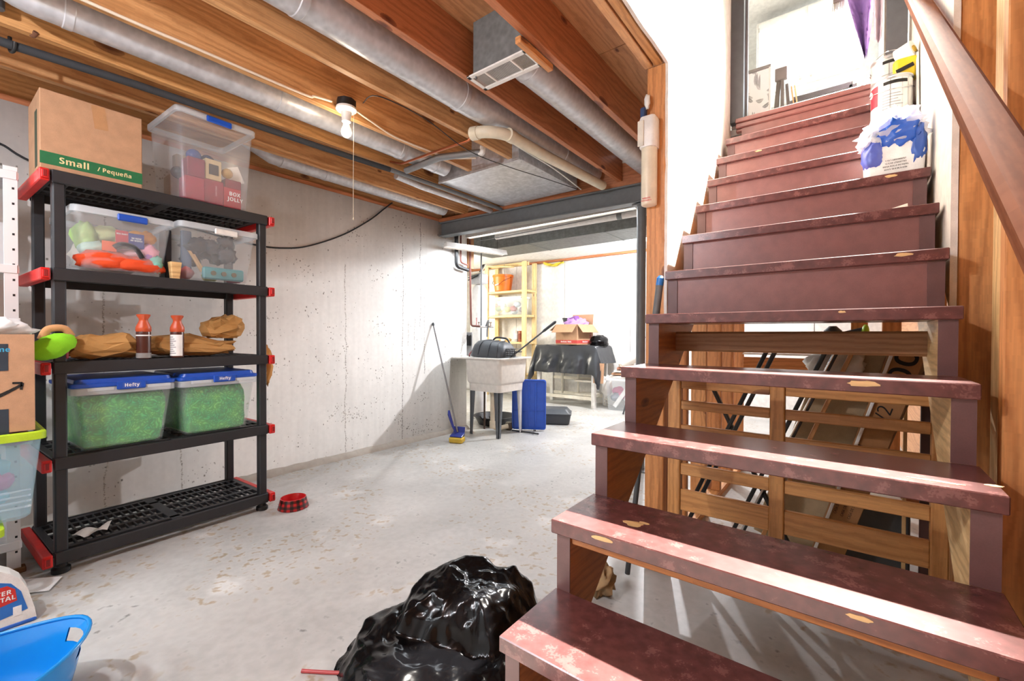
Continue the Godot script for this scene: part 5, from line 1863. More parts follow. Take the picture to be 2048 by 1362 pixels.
	solo(s, "red_book", plain(h("8d1c2a"), 0.6), "dark red object between the green plush and the paper bag", "object", sh(0.02, 0.985, -0.06), shelf_turn)
	# fourth tier: two lidded bins of green wrapping
	for k in 2:
		var g := bin_thing("lidded_bin", ["blue-lidded clear bin packed with green bubble wrap, beside the left post", "blue-lidded clear bin of green bubble wrap, beside the right post"][k], sh(0.235 + k * 0.425, 0.542, -0.22), shelf_turn, 0.385, 0.31, 0.46, 0.03, M.clear, M.clear_rim)
		s = S()
		loft(s, [rr(0.41, 0.48, 0.03, 0.312), rr(0.415, 0.485, 0.03, 0.316), rr(0.415, 0.485, 0.03, 0.330), rr(0.385, 0.455, 0.03, 0.333), rr(0.375, 0.445, 0.03, 0.350), rr(0.36, 0.43, 0.03, 0.352)], true, true)
		put(s, "lid", M.blue_lid, g)
		s = S()
		box(s, wd(0.015, 0.315, 0.246), wd(0.115, 0.04, 0.012), 0.004)
		var lt := put(s, "latch", M.blue_lid, g)
		text("Hefty", 0.016, M.white_ink, lt, Transform3D(Basis.IDENTITY, wd(0.015, 0.315, 0.2525)), true)
		s = S()
		box(s, wd(0.015, 0.315, 0.2522), wd(0.072, 0.026, 0.0006))
		put(s, "badge", plain(h("3e5fb8"), 0.5), lt)
		for e in [-1, 1]:
			s = S()
			box(s, wd(0.015 + e * 0.115, 0.302, 0.241), wd(0.10, 0.018, 0.008), 0.003)
			put(s, "rim_tab", M.clear_rim, g)
		s = S()
		var nn := FastNoiseLite.new()
		nn.seed = 40 + k
		nn.frequency = 4.0
		var rings := []
		for j in 8:
			var ring := []
			var yy: float = [0.008, 0.02, 0.07, 0.13, 0.19, 0.24, 0.275, 0.28][j]
			var ins: float = [0.03, 0.012, 0.008, 0.008, 0.008, 0.012, 0.04, 0.08][j] + (0.05 * (yy / 0.28) if k == 1 else 0.0)
			for p in rr(0.325 + 0.056 * yy / 0.3 - ins, 0.40 + 0.056 * yy / 0.3 - ins, 0.03, yy, Vector3.ZERO, 5):
				ring.append(p * (1.0 + 0.05 * nn.get_noise_3dv(p * 9.0) - 0.03))
			rings.append(ring)
		loft(s, rings)
		var bm := mat(Color.WHITE, 0.35, 0.0, T.bubble, Vector3(2.2, 2.2, 1))
		bm.heightmap_enabled = false
		put(s, "bubble_wrap", bm, g)
	# bottom tier: a scrap of paper
	s = S()
	sheet(s, 8, 4, func(a, v): return wd((a - 0.5) * 0.12, 0.012 + 0.02 * abs(sin(a * 5.0 + v)), (v - 0.5) * 0.10 + 0.03 * sin(a * 4.0)))
	solo(s, "paper_scrap", M.white_ink, "crumpled white paper scrap on the bottom shelf", "paper", sh(0.13, 0.104, -0.12), shelf_turn - 0.4)
	# gloves hanging off the right end
	s = S()
	lump(s, wd(0, -0.06, 0), wd(0.035, 0.12, 0.05), 21, 0.6, 2.5, 16, 12)
	solo(s, "work_glove", plain(h("c98f4a"), 0.85), "tan work glove hanging off the right end of the middle shelf", "glove", sh(1.01, 0.96, -0.18), shelf_turn)
	s = S()
	lump(s, wd(0, -0.13, 0), wd(0.014, 0.10, 0.03), 23, 0.5, 2.5, 12, 10)
	solo(s, "work_glove", plain(h("b98432"), 0.85), "yellow-brown strap hanging behind the right shelf post", "strap", sh(0.90, 0.86, -0.36), shelf_turn)

func handle(o: Node3D, x: float, y: float, z: float, w: float, m: Material = null):
	var s := S()
	box(s, wd(x, y - 0.012, z + 0.006), wd(w, 0.034, 0.014), 0.005)
	put(s, "handle", m if m else M.blue_lid, o)

func arc(s: SurfaceTool, r: float, y0: float, y1: float, a0: float, a1: float):
	s.set_smooth_group(1)
	for k in 12:
		var a := lerpf(a0, a1, k / 12.0)
		var b := lerpf(a0, a1, (k + 1) / 12.0)
		quad(s, wd(sin(a) * r, y0, cos(a) * r), wd(sin(b) * r, y0, cos(b) * r), wd(sin(b) * r, y1, cos(b) * r), wd(sin(a) * r, y1, cos(a) * r))

func paper_bag(label: String, at: Vector3, w: float, hh: float, d: float, sd: int):
	var n := FastNoiseLite.new()
	n.seed = sd
	n.noise_type = FastNoiseLite.TYPE_CELLULAR
	n.cellular_return_type = FastNoiseLite.RETURN_DISTANCE
	n.frequency = 5.5
	var n2 := FastNoiseLite.new()
	n2.seed = sd + 1
	n2.frequency = 3.0
	var s := S()
	var NU := 20
	var NV := 9
	var P := []
	var r3 := RandomNumberGenerator.new()
	r3.seed = sd
	for i in NU + 1:
		var row := []
		for j in NV + 1:
			if i == NU:
				row.append(P[0][j])
				continue
			var a := TAU * (i + r3.randf_range(-0.3, 0.3)) / NU
			var b := PI * (float(j) / NV - 0.5)
			var e := wd(sign(cos(a)) * pow(abs(cos(a)), 0.6) * pow(cos(b), 0.45), sin(b), sign(sin(a)) * pow(abs(sin(a)), 0.7) * pow(cos(b), 0.45))
			var q: float = 0.90 + 0.16 * n2.get_noise_3dv(e * 0.6) + r3.randf_range(-0.09, 0.09)
			var p := e * wd(w * 0.5, hh * 0.5, d * 0.5) * q + wd(0, hh * 0.5, 0)
			p.y *= 1.0 + 0.45 * n2.get_noise_2d(e.x * 0.35, 7.0)
			p.y = max(p.y, 0.003)
			row.append(p)
		P.append(row)
	s.set_smooth_group(-1)
	for i in NU:
		for j in NV:
			if (i + j) % 2 == 0:
				tri(s, P[i + 1][j], P[i][j], P[i][j + 1])
				tri(s, P[i + 1][j], P[i][j + 1], P[i + 1][j + 1])
			else:
				tri(s, P[i + 1][j], P[i][j], P[i + 1][j + 1])
				tri(s, P[i][j], P[i][j + 1], P[i + 1][j + 1])
	solo(s, "paper_bag", plain(h("b98a4e"), 0.8), label, "paper bag", at, shelf_turn)

# ---------------------------------------------------------------- left edge: rack, cartons, tote, litter jug, tub

func build_left_corner():
	var s: SurfaceTool
	var alu := mat(h("e3e6e8"), 0.38, 0.3)
	var r := thing("metal_rack", "silver slotted steel rack behind the cartons", "rack", wd(-3.06, 0, -0.225))
	for q in [[0.0, 0.0], [-0.40, 0.0], [0.0, 0.90], [-0.40, 0.90]]:
		s = S()
		box(s, wd(q[0], 0.94, q[1] + 0.02), wd(0.004, 1.88, 0.045), 0.001)
		box(s, wd(q[0] - 0.02, 0.94, q[1]), wd(0.04, 1.88, 0.004), 0.001)
		var post := put(s, "post", alu, r)
		for k in 26:
			s = S()
			box(s, wd(q[0] + 0.0021, 0.10 + k * 0.07, q[1] + 0.012), wd(0.001, 0.010, 0.008))
			put(s, "slot", M.black, post)
		s = S()
		box(s, wd(q[0] - 0.01, 0.012, q[1] + 0.01), wd(0.05, 0.024, 0.055), 0.003)
		put(s, "foot", plain(h("7d5a38"), 0.9), r)
	for y in [0.13, 1.41, 1.84]:
		for q in [[0.0, 0.46, 0.0], [-0.40, 0.46, 0.0]]:
			s = S()
			box(s, wd(q[0], y, 0.45), wd(0.012, 0.04, 0.90), 0.002)
			put(s, "beam", alu, r)
		for z in [0.0, 0.9]:
			s = S()
			box(s, wd(-0.2, y, z), wd(0.40, 0.035, 0.012), 0.002)
			put(s, "side_beam", alu, r)
		s = S()
		box(s, wd(-0.2, y + 0.018, 0.45), wd(0.39, 0.006, 0.88))
		put(s, "shelf_plate", M.zinc, r)
	line("tool_hook", "black bent tool hanging inside the metal rack", "tool", bend([wd(-3.3, 1.40, -0.12), wd(-3.3, 1.74, -0.16), wd(-3.3, 1.74, -0.05), wd(-3.3, 1.65, 0.0)], 0.05), 0.006, M.black)
	# lower tote, upper tote, carton
	var lime := plain(h("b9dc2a"), 0.4)
	for k in 2:
		var t := bin_thing("lime_tote", ["clear tote with a lime rim standing on the floor below another", "clear tote with a lime rim full of pink and teal toys under the carton"][k], wd(-2.80, 0.0 + k * 0.365, 0.16 + 0.0 * k) if k == 0 else wd(-2.80, 0.365, 0.045), PI * 0.5, 0.60, 0.355, 0.40, 0.03, clear_mat(Color(0.72, 0.87, 0.93), 0.22, 0.25), lime)
		for i in 12:
			s = S()
			lump(s, wd(rng.randf_range(-0.05, 0.19) if k == 1 else rng.randf_range(-0.2, 0.2), rng.randf_range(0.08, 0.28), rng.randf_range(0.11, 0.14)), wd(0.06, 0.04, 0.03), 200 + i + 20 * k, 0.6, 2.5, 12, 8)
			put(s, "toy", plain([h("cf4f8f"), h("3f8f8a"), h("7fb9c9"), h("a8c4cf"), h("d97ab0"), h("2f6f70")][i % 6], 0.6), t)
		for i in 4:
			s = S()
			box(s, wd(0.02, 0.05 + i * 0.022, 0.165), wd(0.5, 0.009, 0.006), 0.002)
			put(s, "moulded_rib", M.clear_rim, t)
		for i in 7:
			s = S()
			lump(s, wd(-0.24 + i * 0.08, 0.30, -0.05), wd(0.06, 0.03, 0.10), 260 + i, 0.3, 2.0, 10, 6)
			put(s, "cloth", plain([h("b06a9a"), h("8fb9c4")][i % 2], 0.8), t)
	var b := thing("shipping_carton", "brown shipping carton with dark tape and an arrow on the lime tote", "box", wd(-2.80, 0.725, 0.03), PI * 0.5)
	carton(b, wd(0.53, 0.385, 0.38), M.card)
	var navy := plain(h("25323f"), 0.6)
	for y in [0.315, 0.06]:
		s = S()
		box(s, wd(0.06, y - 0.02, 0.1915), wd(0.27, 0.105, 0.001))
		put(s, "tape", navy, b)
	text("prime", 0.018, plain(h("3a9fc9"), 0.6), b, Transform3D(Basis.IDENTITY, wd(0.165, 0.325, 0.1922)), true)
	# arrow on the side
	s = S()
	var pts := []
	for i in 13:
		var a: float = i / 12.0
		pts.append(wd(0.03 + a * 0.20, 0.13 + 0.055 * pow(a, 1.6) - 0.02 * sin(a * PI), 0.1915))
	for i in 12:
		bar(s, pts[i], pts[i + 1], 0.001, 0.014 * (0.5 + 0.5 * sin(PI * (i + 1) / 14.0)))
	bar(s, wd(0.205, 0.193, 0.1915), wd(0.232, 0.192, 0.1915), 0.001, 0.008)
	bar(s, wd(0.232, 0.192, 0.1915), wd(0.228, 0.165, 0.1915), 0.001, 0.008)
	put(s, "printed_arrow", M.ink, b)
	text("n", 0.022, M.ink, b, Transform3D(Basis.IDENTITY, wd(0.155, 0.355, 0.1922)), true)
	# fluffy hat in the carton
	var f := thing("festive_hat", "red and white fluffy hat heaped in the shipping carton", "hat", wd(-2.80, 1.0, -0.08))
	s = S()
	lump(s, wd(0.02, 0.13, -0.04), wd(0.12, 0.05, 0.12), 31, 0.5, 3.0, 22, 14)
	put(s, "white_trim", M.white_ink, f)
	s = S()
	lump(s, wd(-0.02, 0.17, 0.04), wd(0.10, 0.05, 0.08), 32, 0.4, 2.5, 18, 12)
	put(s, "red_crown", plain(h("b3182c"), 0.9), f)
	s = S()
	lump(s, wd(0.05, 0.09, -0.02), wd(0.10, 0.03, 0.10), 34, 0.5, 3.0, 18, 10)
	put(s, "green_lining", plain(h("3d5a34"), 0.9), f)
	# green plush
	var g := thing("plush_toy", "bright green plush toy with a tan ear on the middle shelf end", "plush toy", wd(-2.84, 0.987, -0.30))
	s = S()
	lump(s, wd(0.01, 0.068, -0.01), wd(0.040, 0.050, 0.085), 41, 0.15, 1.5, 24, 16, -99.0, Basis(wd(1, 0, 0), 0.5))
	put(s, "body", plain(h("8ad41f"), 0.95), g)
	s = S()
	tube(s, spline([wd(-0.02, 0.10, 0.02), wd(-0.02, 0.145, 0.0), wd(-0.025, 0.15, -0.05), wd(-0.03, 0.115, -0.075)], 5), 0.016, 10)
	put(s, "ear", plain(h("cf9a68"), 0.9), g)
	s = S()
	lump(s, wd(-0.01, 0.112, -0.035), wd(0.02, 0.016, 0.03), 42, 0.2, 2.0, 12, 8)
	put(s, "eye", M.white_ink, g)
	# paper on the floor
	s = S()
	sheet(s, 6, 4, func(u, v): return wd(-2.95, 0.004, -0.225).lerp(wd(-2.825, 0.012, -0.335), u).lerp(wd(-2.776, 0.004, -0.225).lerp(wd(-2.722, 0.008, -0.281), u), v))
	solo(s, "paper_sheet", M.white_ink, "flat white sheet of paper on the floor by the rack foot", "paper")
	# white jug with a label
	var j := thing("litter_jug", "white plastic jug with a blue and red label on the floor", "jug", wd(-2.50, 0, -0.02))
	s = S()
	var poly := PackedVector2Array([Vector2(0.205, 0.012), Vector2(0.20, 0.05), Vector2(0.183, 0.13), Vector2(0.165, 0.175), Vector2(0.14, 0.205), Vector2(0.11, 0.228), Vector2(0.05, 0.245), Vector2(-0.18, 0.25), Vector2(-0.20, 0.23), Vector2(-0.20, 0.012)])
	prism(s, poly, 0.08, Transform3D(Basis(wd(0, 0, -1), wd(0, 1, 0), wd(1, 0, 0)), wd(-0.08, 0, 0)))
	put(s, "body", M.white, j)
	s = S()
	box(s, wd(-0.04, 0.008, 0.0), wd(0.085, 0.016, 0.41), 0.004)
	put(s, "blue_base", plain(h("1d63c4"), 0.4), j)
	s = S()
	poly = PackedVector2Array([Vector2(0.182, 0.055), Vector2(0.165, 0.13), Vector2(0.14, 0.17), Vector2(0.10, 0.19), Vector2(0.02, 0.195), Vector2(0.02, 0.03)])
	prism(s, poly, 0.001, Transform3D(Basis(wd(0, 0, -1), wd(0, 1, 0), wd(1, 0, 0)), wd(0.0, 0, 0)))
	var lb := put(s, "label", plain(h("2b74c9"), 0.5), j)
	s = S()
	poly = PackedVector2Array([Vector2(0.155, 0.10), Vector2(0.15, 0.145), Vector2(0.13, 0.165), Vector2(0.05, 0.165), Vector2(0.045, 0.10), Vector2(0.07, 0.085)])
	prism(s, poly, 0.001, Transform3D(Basis(wd(0, 0, -1), wd(0, 1, 0), wd(1, 0, 0)), wd(0.0008, 0, 0)))
	put(s, "red_badge", plain(h("d9352c"), 0.5), lb)
	text("LITTER\nCRYSTAL", 0.016, M.white_ink, lb, Transform3D(Basis(wd(0, 1, 0), PI * 0.5), wd(0.0021, 0.128, -0.105)), true)
	s = S()
	box(s, wd(0.0014, 0.06, -0.155), wd(0.001, 0.035, 0.022))
	put(s, "price_panel", M.white_ink, lb)
	# black hoop
	line("black_hose", "black cord looped on the floor by the white jug", "cord", spline([wd(-2.35, 0.05, 0.1), wd(-2.33, 0.06, -0.10), wd(-2.30, 0.05, -0.19), wd(-2.24, 0.03, -0.20), wd(-2.2, 0.012, -0.12)], 6), 0.008, M.black)
	# blue tub with a hand hole in its end
	var t := thing("blue_tub", "translucent blue oval plastic tub with hand slots", "tub", wd(-1.86, 0, 0.12))
	var bm := mat(h("1583cf"), 0.18)
	bm.rim_enabled = false
	s = S()
	var ax := 0.235
	var az := 0.40
	var N := 56
	var er := func(k: float, y: float, inset: float) -> Vector3:
		var a := -TAU * k / N
		var up := 0.035 * pow(abs(sin(a)), 4.0)
		var yy: float = y + up * (y / 0.19)
		return wd(cos(a) * (ax - inset), yy, sin(a) * (az - inset))
	var levels := [[0.004, 0.075], [0.012, 0.055], [0.10, 0.030], [0.135, 0.022], [0.168, 0.012], [0.19, 0.0]]
	for li in levels.size() - 1:
		s.set_smooth_group(1)
		for k in N:
			var a := -TAU * (k + 0.5) / N
			# slot in the far end
			if li == 3 and abs(wrapf(a + PI * 0.5, -PI, PI)) < 0.30:
				continue
			var L0: Array = levels[li]
			var L1: Array = levels[li + 1]
			quad(s, er.call(k, L0[0], L0[1]), er.call(k + 1, L0[0], L0[1]), er.call(k + 1, L1[0], L1[1]), er.call(k, L1[0], L1[1]))
			quad(s, er.call(k + 1, L0[0], L0[1] + 0.004), er.call(k, L0[0], L0[1] + 0.004), er.call(k, L1[0], L1[1] + 0.004), er.call(k + 1, L1[0], L1[1] + 0.004))
	for k in N:
		tri(s, wd(0, 0.008, 0), er.call(k, 0.008, 0.07), er.call(k + 1, 0.008, 0.07))
		tri(s, wd(0, 0.003, 0), er.call(k + 1, 0.004, 0.075), er.call(k, 0.004, 0.075))
	put(s, "shell", bm, t)
	s = S()
	var rp := []
	for k in N:
		rp.append(er.call(k, 0.19, 0.002))
	tube(s, rp, 0.006, 8, false, true)
	put(s, "rim", bm, t)

# ---------------------------------------------------------------- foreground floor

func build_foreground():
	var s := S()
	# black bag: a crumpled sack with sharp folds
	var n := FastNoiseLite.new()
	n.seed = 5
	n.frequency = 1.1
	var rg := FastNoiseLite.new()
	rg.seed = 4
	rg.fractal_type = FastNoiseLite.FRACTAL_RIDGED
	rg.fractal_octaves = 2
	rg.frequency = 2.0
	sheet(s, 150, 70, func(u, v):
		var a: float = TAU * (u if u < 0.999 else 0.0)
		var t: float = v
		var ca := -cos(a)
		var sa := sin(a)
		var R: float = 0.29 + 0.045 * sin(2.0 * a + 0.6) + 0.10 * max(sa, 0.0) + 0.02 * rg.get_noise_2d(ca * 0.8, sa * 0.8)
		var rad: float = R * (1.0 - pow(t, 1.2))
		var p := wd(ca * rad, 0.0, sa * rad)
		var hump: float = 0.22 * (1.0 - smoothstep(0.08, 0.33, max(abs(p.x), abs(p.z + 0.06)) + 0.30 * max(p.z, 0.0)))
		var low: float = 0.10 * pow(sin(min(t * 2.0, 1.0) * PI * 0.5), 0.7)
		p.y = max(hump, low) + 0.02 * n.get_noise_2d(p.x * 4.0, p.z * 4.0)
		var w := smoothstep(0.0, 0.2, t)
		p += wd(ca * 0.5, 1.0, sa * 0.5) * (0.030 * rg.get_noise_3d(p.x, p.y, p.z) + 0.010 * rg.get_noise_3d(p.x * 3.0 + 5.0, p.y * 3.0, p.z * 3.0)) * w
		if t < 0.001:
			p.y = 0.002
			p += wd(ca, 0, sa) * (0.015 + 0.02 * sin(a * 7.0) + 0.01 * sin(a * 17.0))
		p.y = max(p.y, 0.002)
		return p)
	solo(s, "trash_bag", M.bag, "crumpled glossy black plastic sack lying on the floor by the stairs", "bag", wd(-1.075, 0, -1.10), 0.35)
	line("red_string", "thin red cord end beside the black sack", "cord", spline([wd(-1.42, 0.006, -0.72), wd(-1.33, 0.006, -0.78), wd(-1.26, 0.01, -0.83), wd(-1.2, 0.02, -0.87)], 5), 0.006, plain(h("b8474a"), 0.4))
	# check bowl
	var b := thing("pet_bowl", "red and black checked pet bowl on the floor by the shelf unit", "bowl", wd(-2.835, 0, -1.385))
	s = S()
	var prof := [Vector2(0.088, 0), Vector2(0.092, 0.003), Vector2(0.076, 0.062), Vector2(0.074, 0.066)]
	s.set_smooth_group(1)
	for k in 40:
		var a0 := -TAU * k / 40.0
		var a1 := -TAU * (k + 1) / 40.0
		for i in 3:
			var A: Vector2 = prof[i]
			var Bq: Vector2 = prof[i + 1]
			var u0 := k / 40.0 * 3.5
			var u1 := (k + 1) / 40.0 * 3.5
			quad(s, wd(cos(a0) * A.x, A.y, sin(a0) * A.x), wd(cos(a1) * A.x, A.y, sin(a1) * A.x), wd(cos(a1) * Bq.x, Bq.y, sin(a1) * Bq.x), wd(cos(a0) * Bq.x, Bq.y, sin(a0) * Bq.x), Vector2(u0, A.y * 8.0), Vector2(u1, A.y * 8.0), Vector2(u1, Bq.y * 8.0), Vector2(u0, Bq.y * 8.0))
	put(s, "outside", mat(Color.WHITE, 0.3, 0.0, T.check), b)
	s = S()
	lathe(s, [Vector2(0.0755, 0.0665), Vector2(0.071, 0.067), Vector2(0.060, 0.02), Vector2(0.05, 0.014)], 40, Transform3D.IDENTITY, false, true)
	put(s, "inside", plain(h("c01f22"), 0.25), b)
	# clump of crumpled card and a dark boot-like bundle behind the stair
	s = S()
	lump(s, wd(-0.845, 0.055, -1.74), wd(0.06, 0.06, 0.055), 51, 0.9, 3.0, 22, 14, 0.002)
	solo(s, "paper_clump", plain(h("b3946c"), 0.9), "crumpled tan paper clump on the floor behind the stair stringer", "paper")
	s = S()
	loft(s, [rr(0.06, 0.08, 0.02, 0.0), rr(0.055, 0.075, 0.02, 0.10), rr(0.05, 0.06, 0.02, 0.30), rr(0.05, 0.06, 0.02, 0.32)])
	solo(s, "dark_bundle", M.black_soft, "narrow dark bundle standing behind the tan paper clump", "bundle", wd(-0.90, 0, -1.84), 0.3)

# ---------------------------------------------------------------- under the stairs

func build_under_stairs():
	var s: SurfaceTool
	# slatted wooden bed end standing behind the treads
	var f := thing("bed_frame", "slatted pine bed end standing under the stairs", "bed frame", wd(0, 0, -2.065))
	for q in [[-0.633, 0.055], [-0.228, 0.052], [0.247, 0.046]]:
		s = S()
		box(s, wd(q[0], 0.615, 0), wd(q[1], 0.73, 0.045), 0.004)
		put(s, "post", M.bedwood, f)
	for q in [[0.874, 0.95], [0.779, 0.82], [0.66, 0.71], [0.483, 0.535], [0.32, 0.416]]:
		for e in 2:
			s = S()
			var xa := -0.606 if e == 0 else -0.202
			var xb := -0.254 if e == 0 else 0.224
			box(s, wd((xa + xb) * 0.5, (q[0] + q[1]) * 0.5, 0.004), wd(xb - xa, q[1] - q[0], 0.020), 0.003)
			put(s, "slat", M.bedwood, f)
	for q in [[-0.685, 0.05], [0.279, 0.026]]:
		s = S()
		box(s, wd(q[0], 0.86, 0.0), wd(q[1], 0.03, 0.03), 0.002)
		put(s, "bracket", M.steel, f)
	# folded black trestle
	var t := thing("folding_trestle", "folded black metal trestle leaning under the stairs", "trestle")
	for q in [[wd(-0.24, 1.12, -2.36), wd(-0.70, 0.05, -2.36)], [wd(-0.28, 1.12, -2.40), wd(-0.66, 0.22, -2.40)], [wd(-0.58, 0.90, -2.42), wd(-0.20, 0.10, -2.42)], [wd(-0.05, 1.13, -2.38), wd(-0.49, 0.05, -2.38)], [wd(-0.01, 1.13, -2.42), wd(-0.45, 0.05, -2.42)]]:
		s = S()
		bar(s, q[0], q[1], 0.018, 0.026, 0.003, wd(0, 0, 1))
		put(s, "leg", M.black, t)
	line("chrome_rod", "thin chrome rod among the black trestle legs", "rod", [wd(-0.02, 1.12, -2.35), wd(-0.46, 0.04, -2.35)], 0.005, M.chrome)
	s = S()
	bar(s, wd(0.03, 1.10, -2.46), wd(-0.36, 0.05, -2.46), 0.018, 0.03, 0.002, wd(0, 0, 1))
	solo(s, "wooden_lath", M.bedwood, "orange wooden slat leaning beside the black trestle", "slat")
	# tan board and a sack of foam
	s = S()
	box(s, wd(-0.06, 0.56, -2.58), wd(0.36, 1.05, 0.03), 0.004, Basis(wd(0, 0, 1), -0.30))
	solo(s, "tan_panel", plain(h("b39c7a"), 0.8), "tan board leaning between the slat and the long carton", "board")
	s = S()
	lump(s, wd(-0.055, 0.97, -2.52), wd(0.11, 0.09, 0.05), 71, 0.5, 2.5, 22, 14)
	solo(s, "foam_wrap", plain(h("e8e4dc"), 0.7), "crumpled white foam wrap on top of the tan board", "packing foam")
	# long carton with large print and its white metal edge
	var c := thing("long_carton", "long brown flat carton with black print leaning under the stairs", "box", wd(-0.10, 0.016, -2.50))
	c.rotation.z = -0.277
	s = S()
	box(s, wd(0, 0.58, 0), wd(0.115, 1.14, 0.07), 0.002)
	put(s, "carton", M.kraft, c)
	text("OO", 0.075, M.ink, c, Transform3D(Basis(wd(0, 0, 1), PI * 0.5 - 0.0), wd(0.005, 1.01, 0.0356)), true)
	text("/2", 0.05, M.ink, c, Transform3D(Basis(wd(0, 0, 1), PI * 0.5), wd(0.0, 0.80, 0.0356)), false)
	s = S()
	box(s, wd(0, 0.60, 0.0355), wd(0.10, 0.07, 0.001))
	put(s, "black_label", M.ink, c)
	text("BULK\nDUCT", 0.018, plain(h("c79a6e"), 0.8), c, Transform3D(Basis(wd(0, 0, 1), PI * 0.5), wd(0, 0.60, 0.0364)), true)
	for k in 3:
		text("CASA DE SELECTOS", 0.010, M.ink, c, Transform3D(Basis(wd(0, 0, 1), PI * 0.5), wd(-0.03 + k * 0.026, 0.36, 0.0356)), false)
	s = S()
	bar(s, wd(0.165, 1.12, -2.45), wd(-0.155, 0.004, -2.45), 0.012, 0.014, 0.002, wd(0, 0, 1))
	solo(s, "white_strip", M.white, "white metal strip leaning along the long carton", "strip")
	# more at the right: pale uprights, dark panel, grey box
	s = S()
	box(s, wd(0.20, 0.50, -2.62), wd(0.014, 1.0, 0.014), 0.002)
	solo(s, "pale_upright", M.pine, "thin pale wooden upright under the stairs", "stick")
	s = S()
	box(s, wd(0.30, 0.55, -2.62), wd(0.10, 1.1, 0.02), 0.003)
	solo(s, "dark_board", plain(h("4a2a22"), 0.5), "dark brown panel standing behind the pale upright", "panel")
	var g := thing("grey_box", "grey metal box with a white lid on the floor under the stairs", "box", wd(0.10, 0, -2.74), 0.1)
	s = S()
	box(s, wd(0, 0.16, 0), wd(0.24, 0.32, 0.16), 0.006)
	put(s, "body", plain(h("4b4b49"), 0.5), g)
	s = S()
	box(s, wd(-0.02, 0.33, 0), wd(0.26, 0.02, 0.18), 0.004)
	put(s, "lid", M.white, g)
	s = S()
	box(s, wd(-0.17, 0.13, -2.95), wd(0.34, 0.24, 0.20), 0.005, Basis(wd(0, 1, 0), 0.2))
	solo(s, "dark_crate", plain(h("33302c"), 0.7), "dark low crate on the floor behind the tan board", "crate")
	s = S()
	box(s, wd(-0.02, 0.30, -3.0), wd(0.70, 0.09, 0.04), 0.003)
	solo(s, "low_plank", M.joist_red, "reddish plank set on edge behind the dark crate", "plank")
	# far plank across the back studs
	s = S()
	box(s, wd(-0.15, 0.90, -3.64), wd(0.95, 0.12, 0.038), 0.003)
	solo(s, "cross_plank", M.stud[2], "pine plank spiked level behind the stairs", "plank")
	s = S()
	box(s, wd(-0.15, 0.985, -3.64), wd(0.95, 0.012, 0.06), 0.002)
	solo(s, "white_ledge", M.white, "thin white ledge on top of the level pine plank", "ledge")
	for q in [[0.20, -3.5], [0.05, -3.7]]:
		s = S()
		box(s, wd(q[0], 1.1, q[1]), wd(0.089, 2.2, 0.038), 0.003)
		solo(s, "wall_stud", M.stud[1], "pine stud behind the stairs, " + ("nearer the panelled wall" if q[0] > 0.1 else "set farther from the panelled wall"), "stud", Vector3.ZERO, 0.0, "studs behind the stairs")
	var sp := thing("spray_lamp", "black work lamp with a green trim on the white ledge", "work lamp", wd(-0.09, 0.992, -3.63))
	s = S()
	lathe(s, [Vector2(0.05, 0), Vector2(0.055, 0.02), Vector2(0.05, 0.16), Vector2(0.02, 0.19)], 18)
	put(s, "head", M.black, sp)
	s = S()
	cyl(s, wd(0.05, 0.14, 0), wd(0.16, 0.17, 0), 0.012, 10)
	put(s, "arm", M.grey_plastic, sp)
	s = S()
	lump(s, wd(0.17, 0.15, 0), wd(0.022, 0.05, 0.03), 3, 0.2, 1.0, 12, 8)
	put(s, "green_trim", plain(h("9cc41f"), 0.5), sp)

# ---------------------------------------------------------------- on and beside the stairs

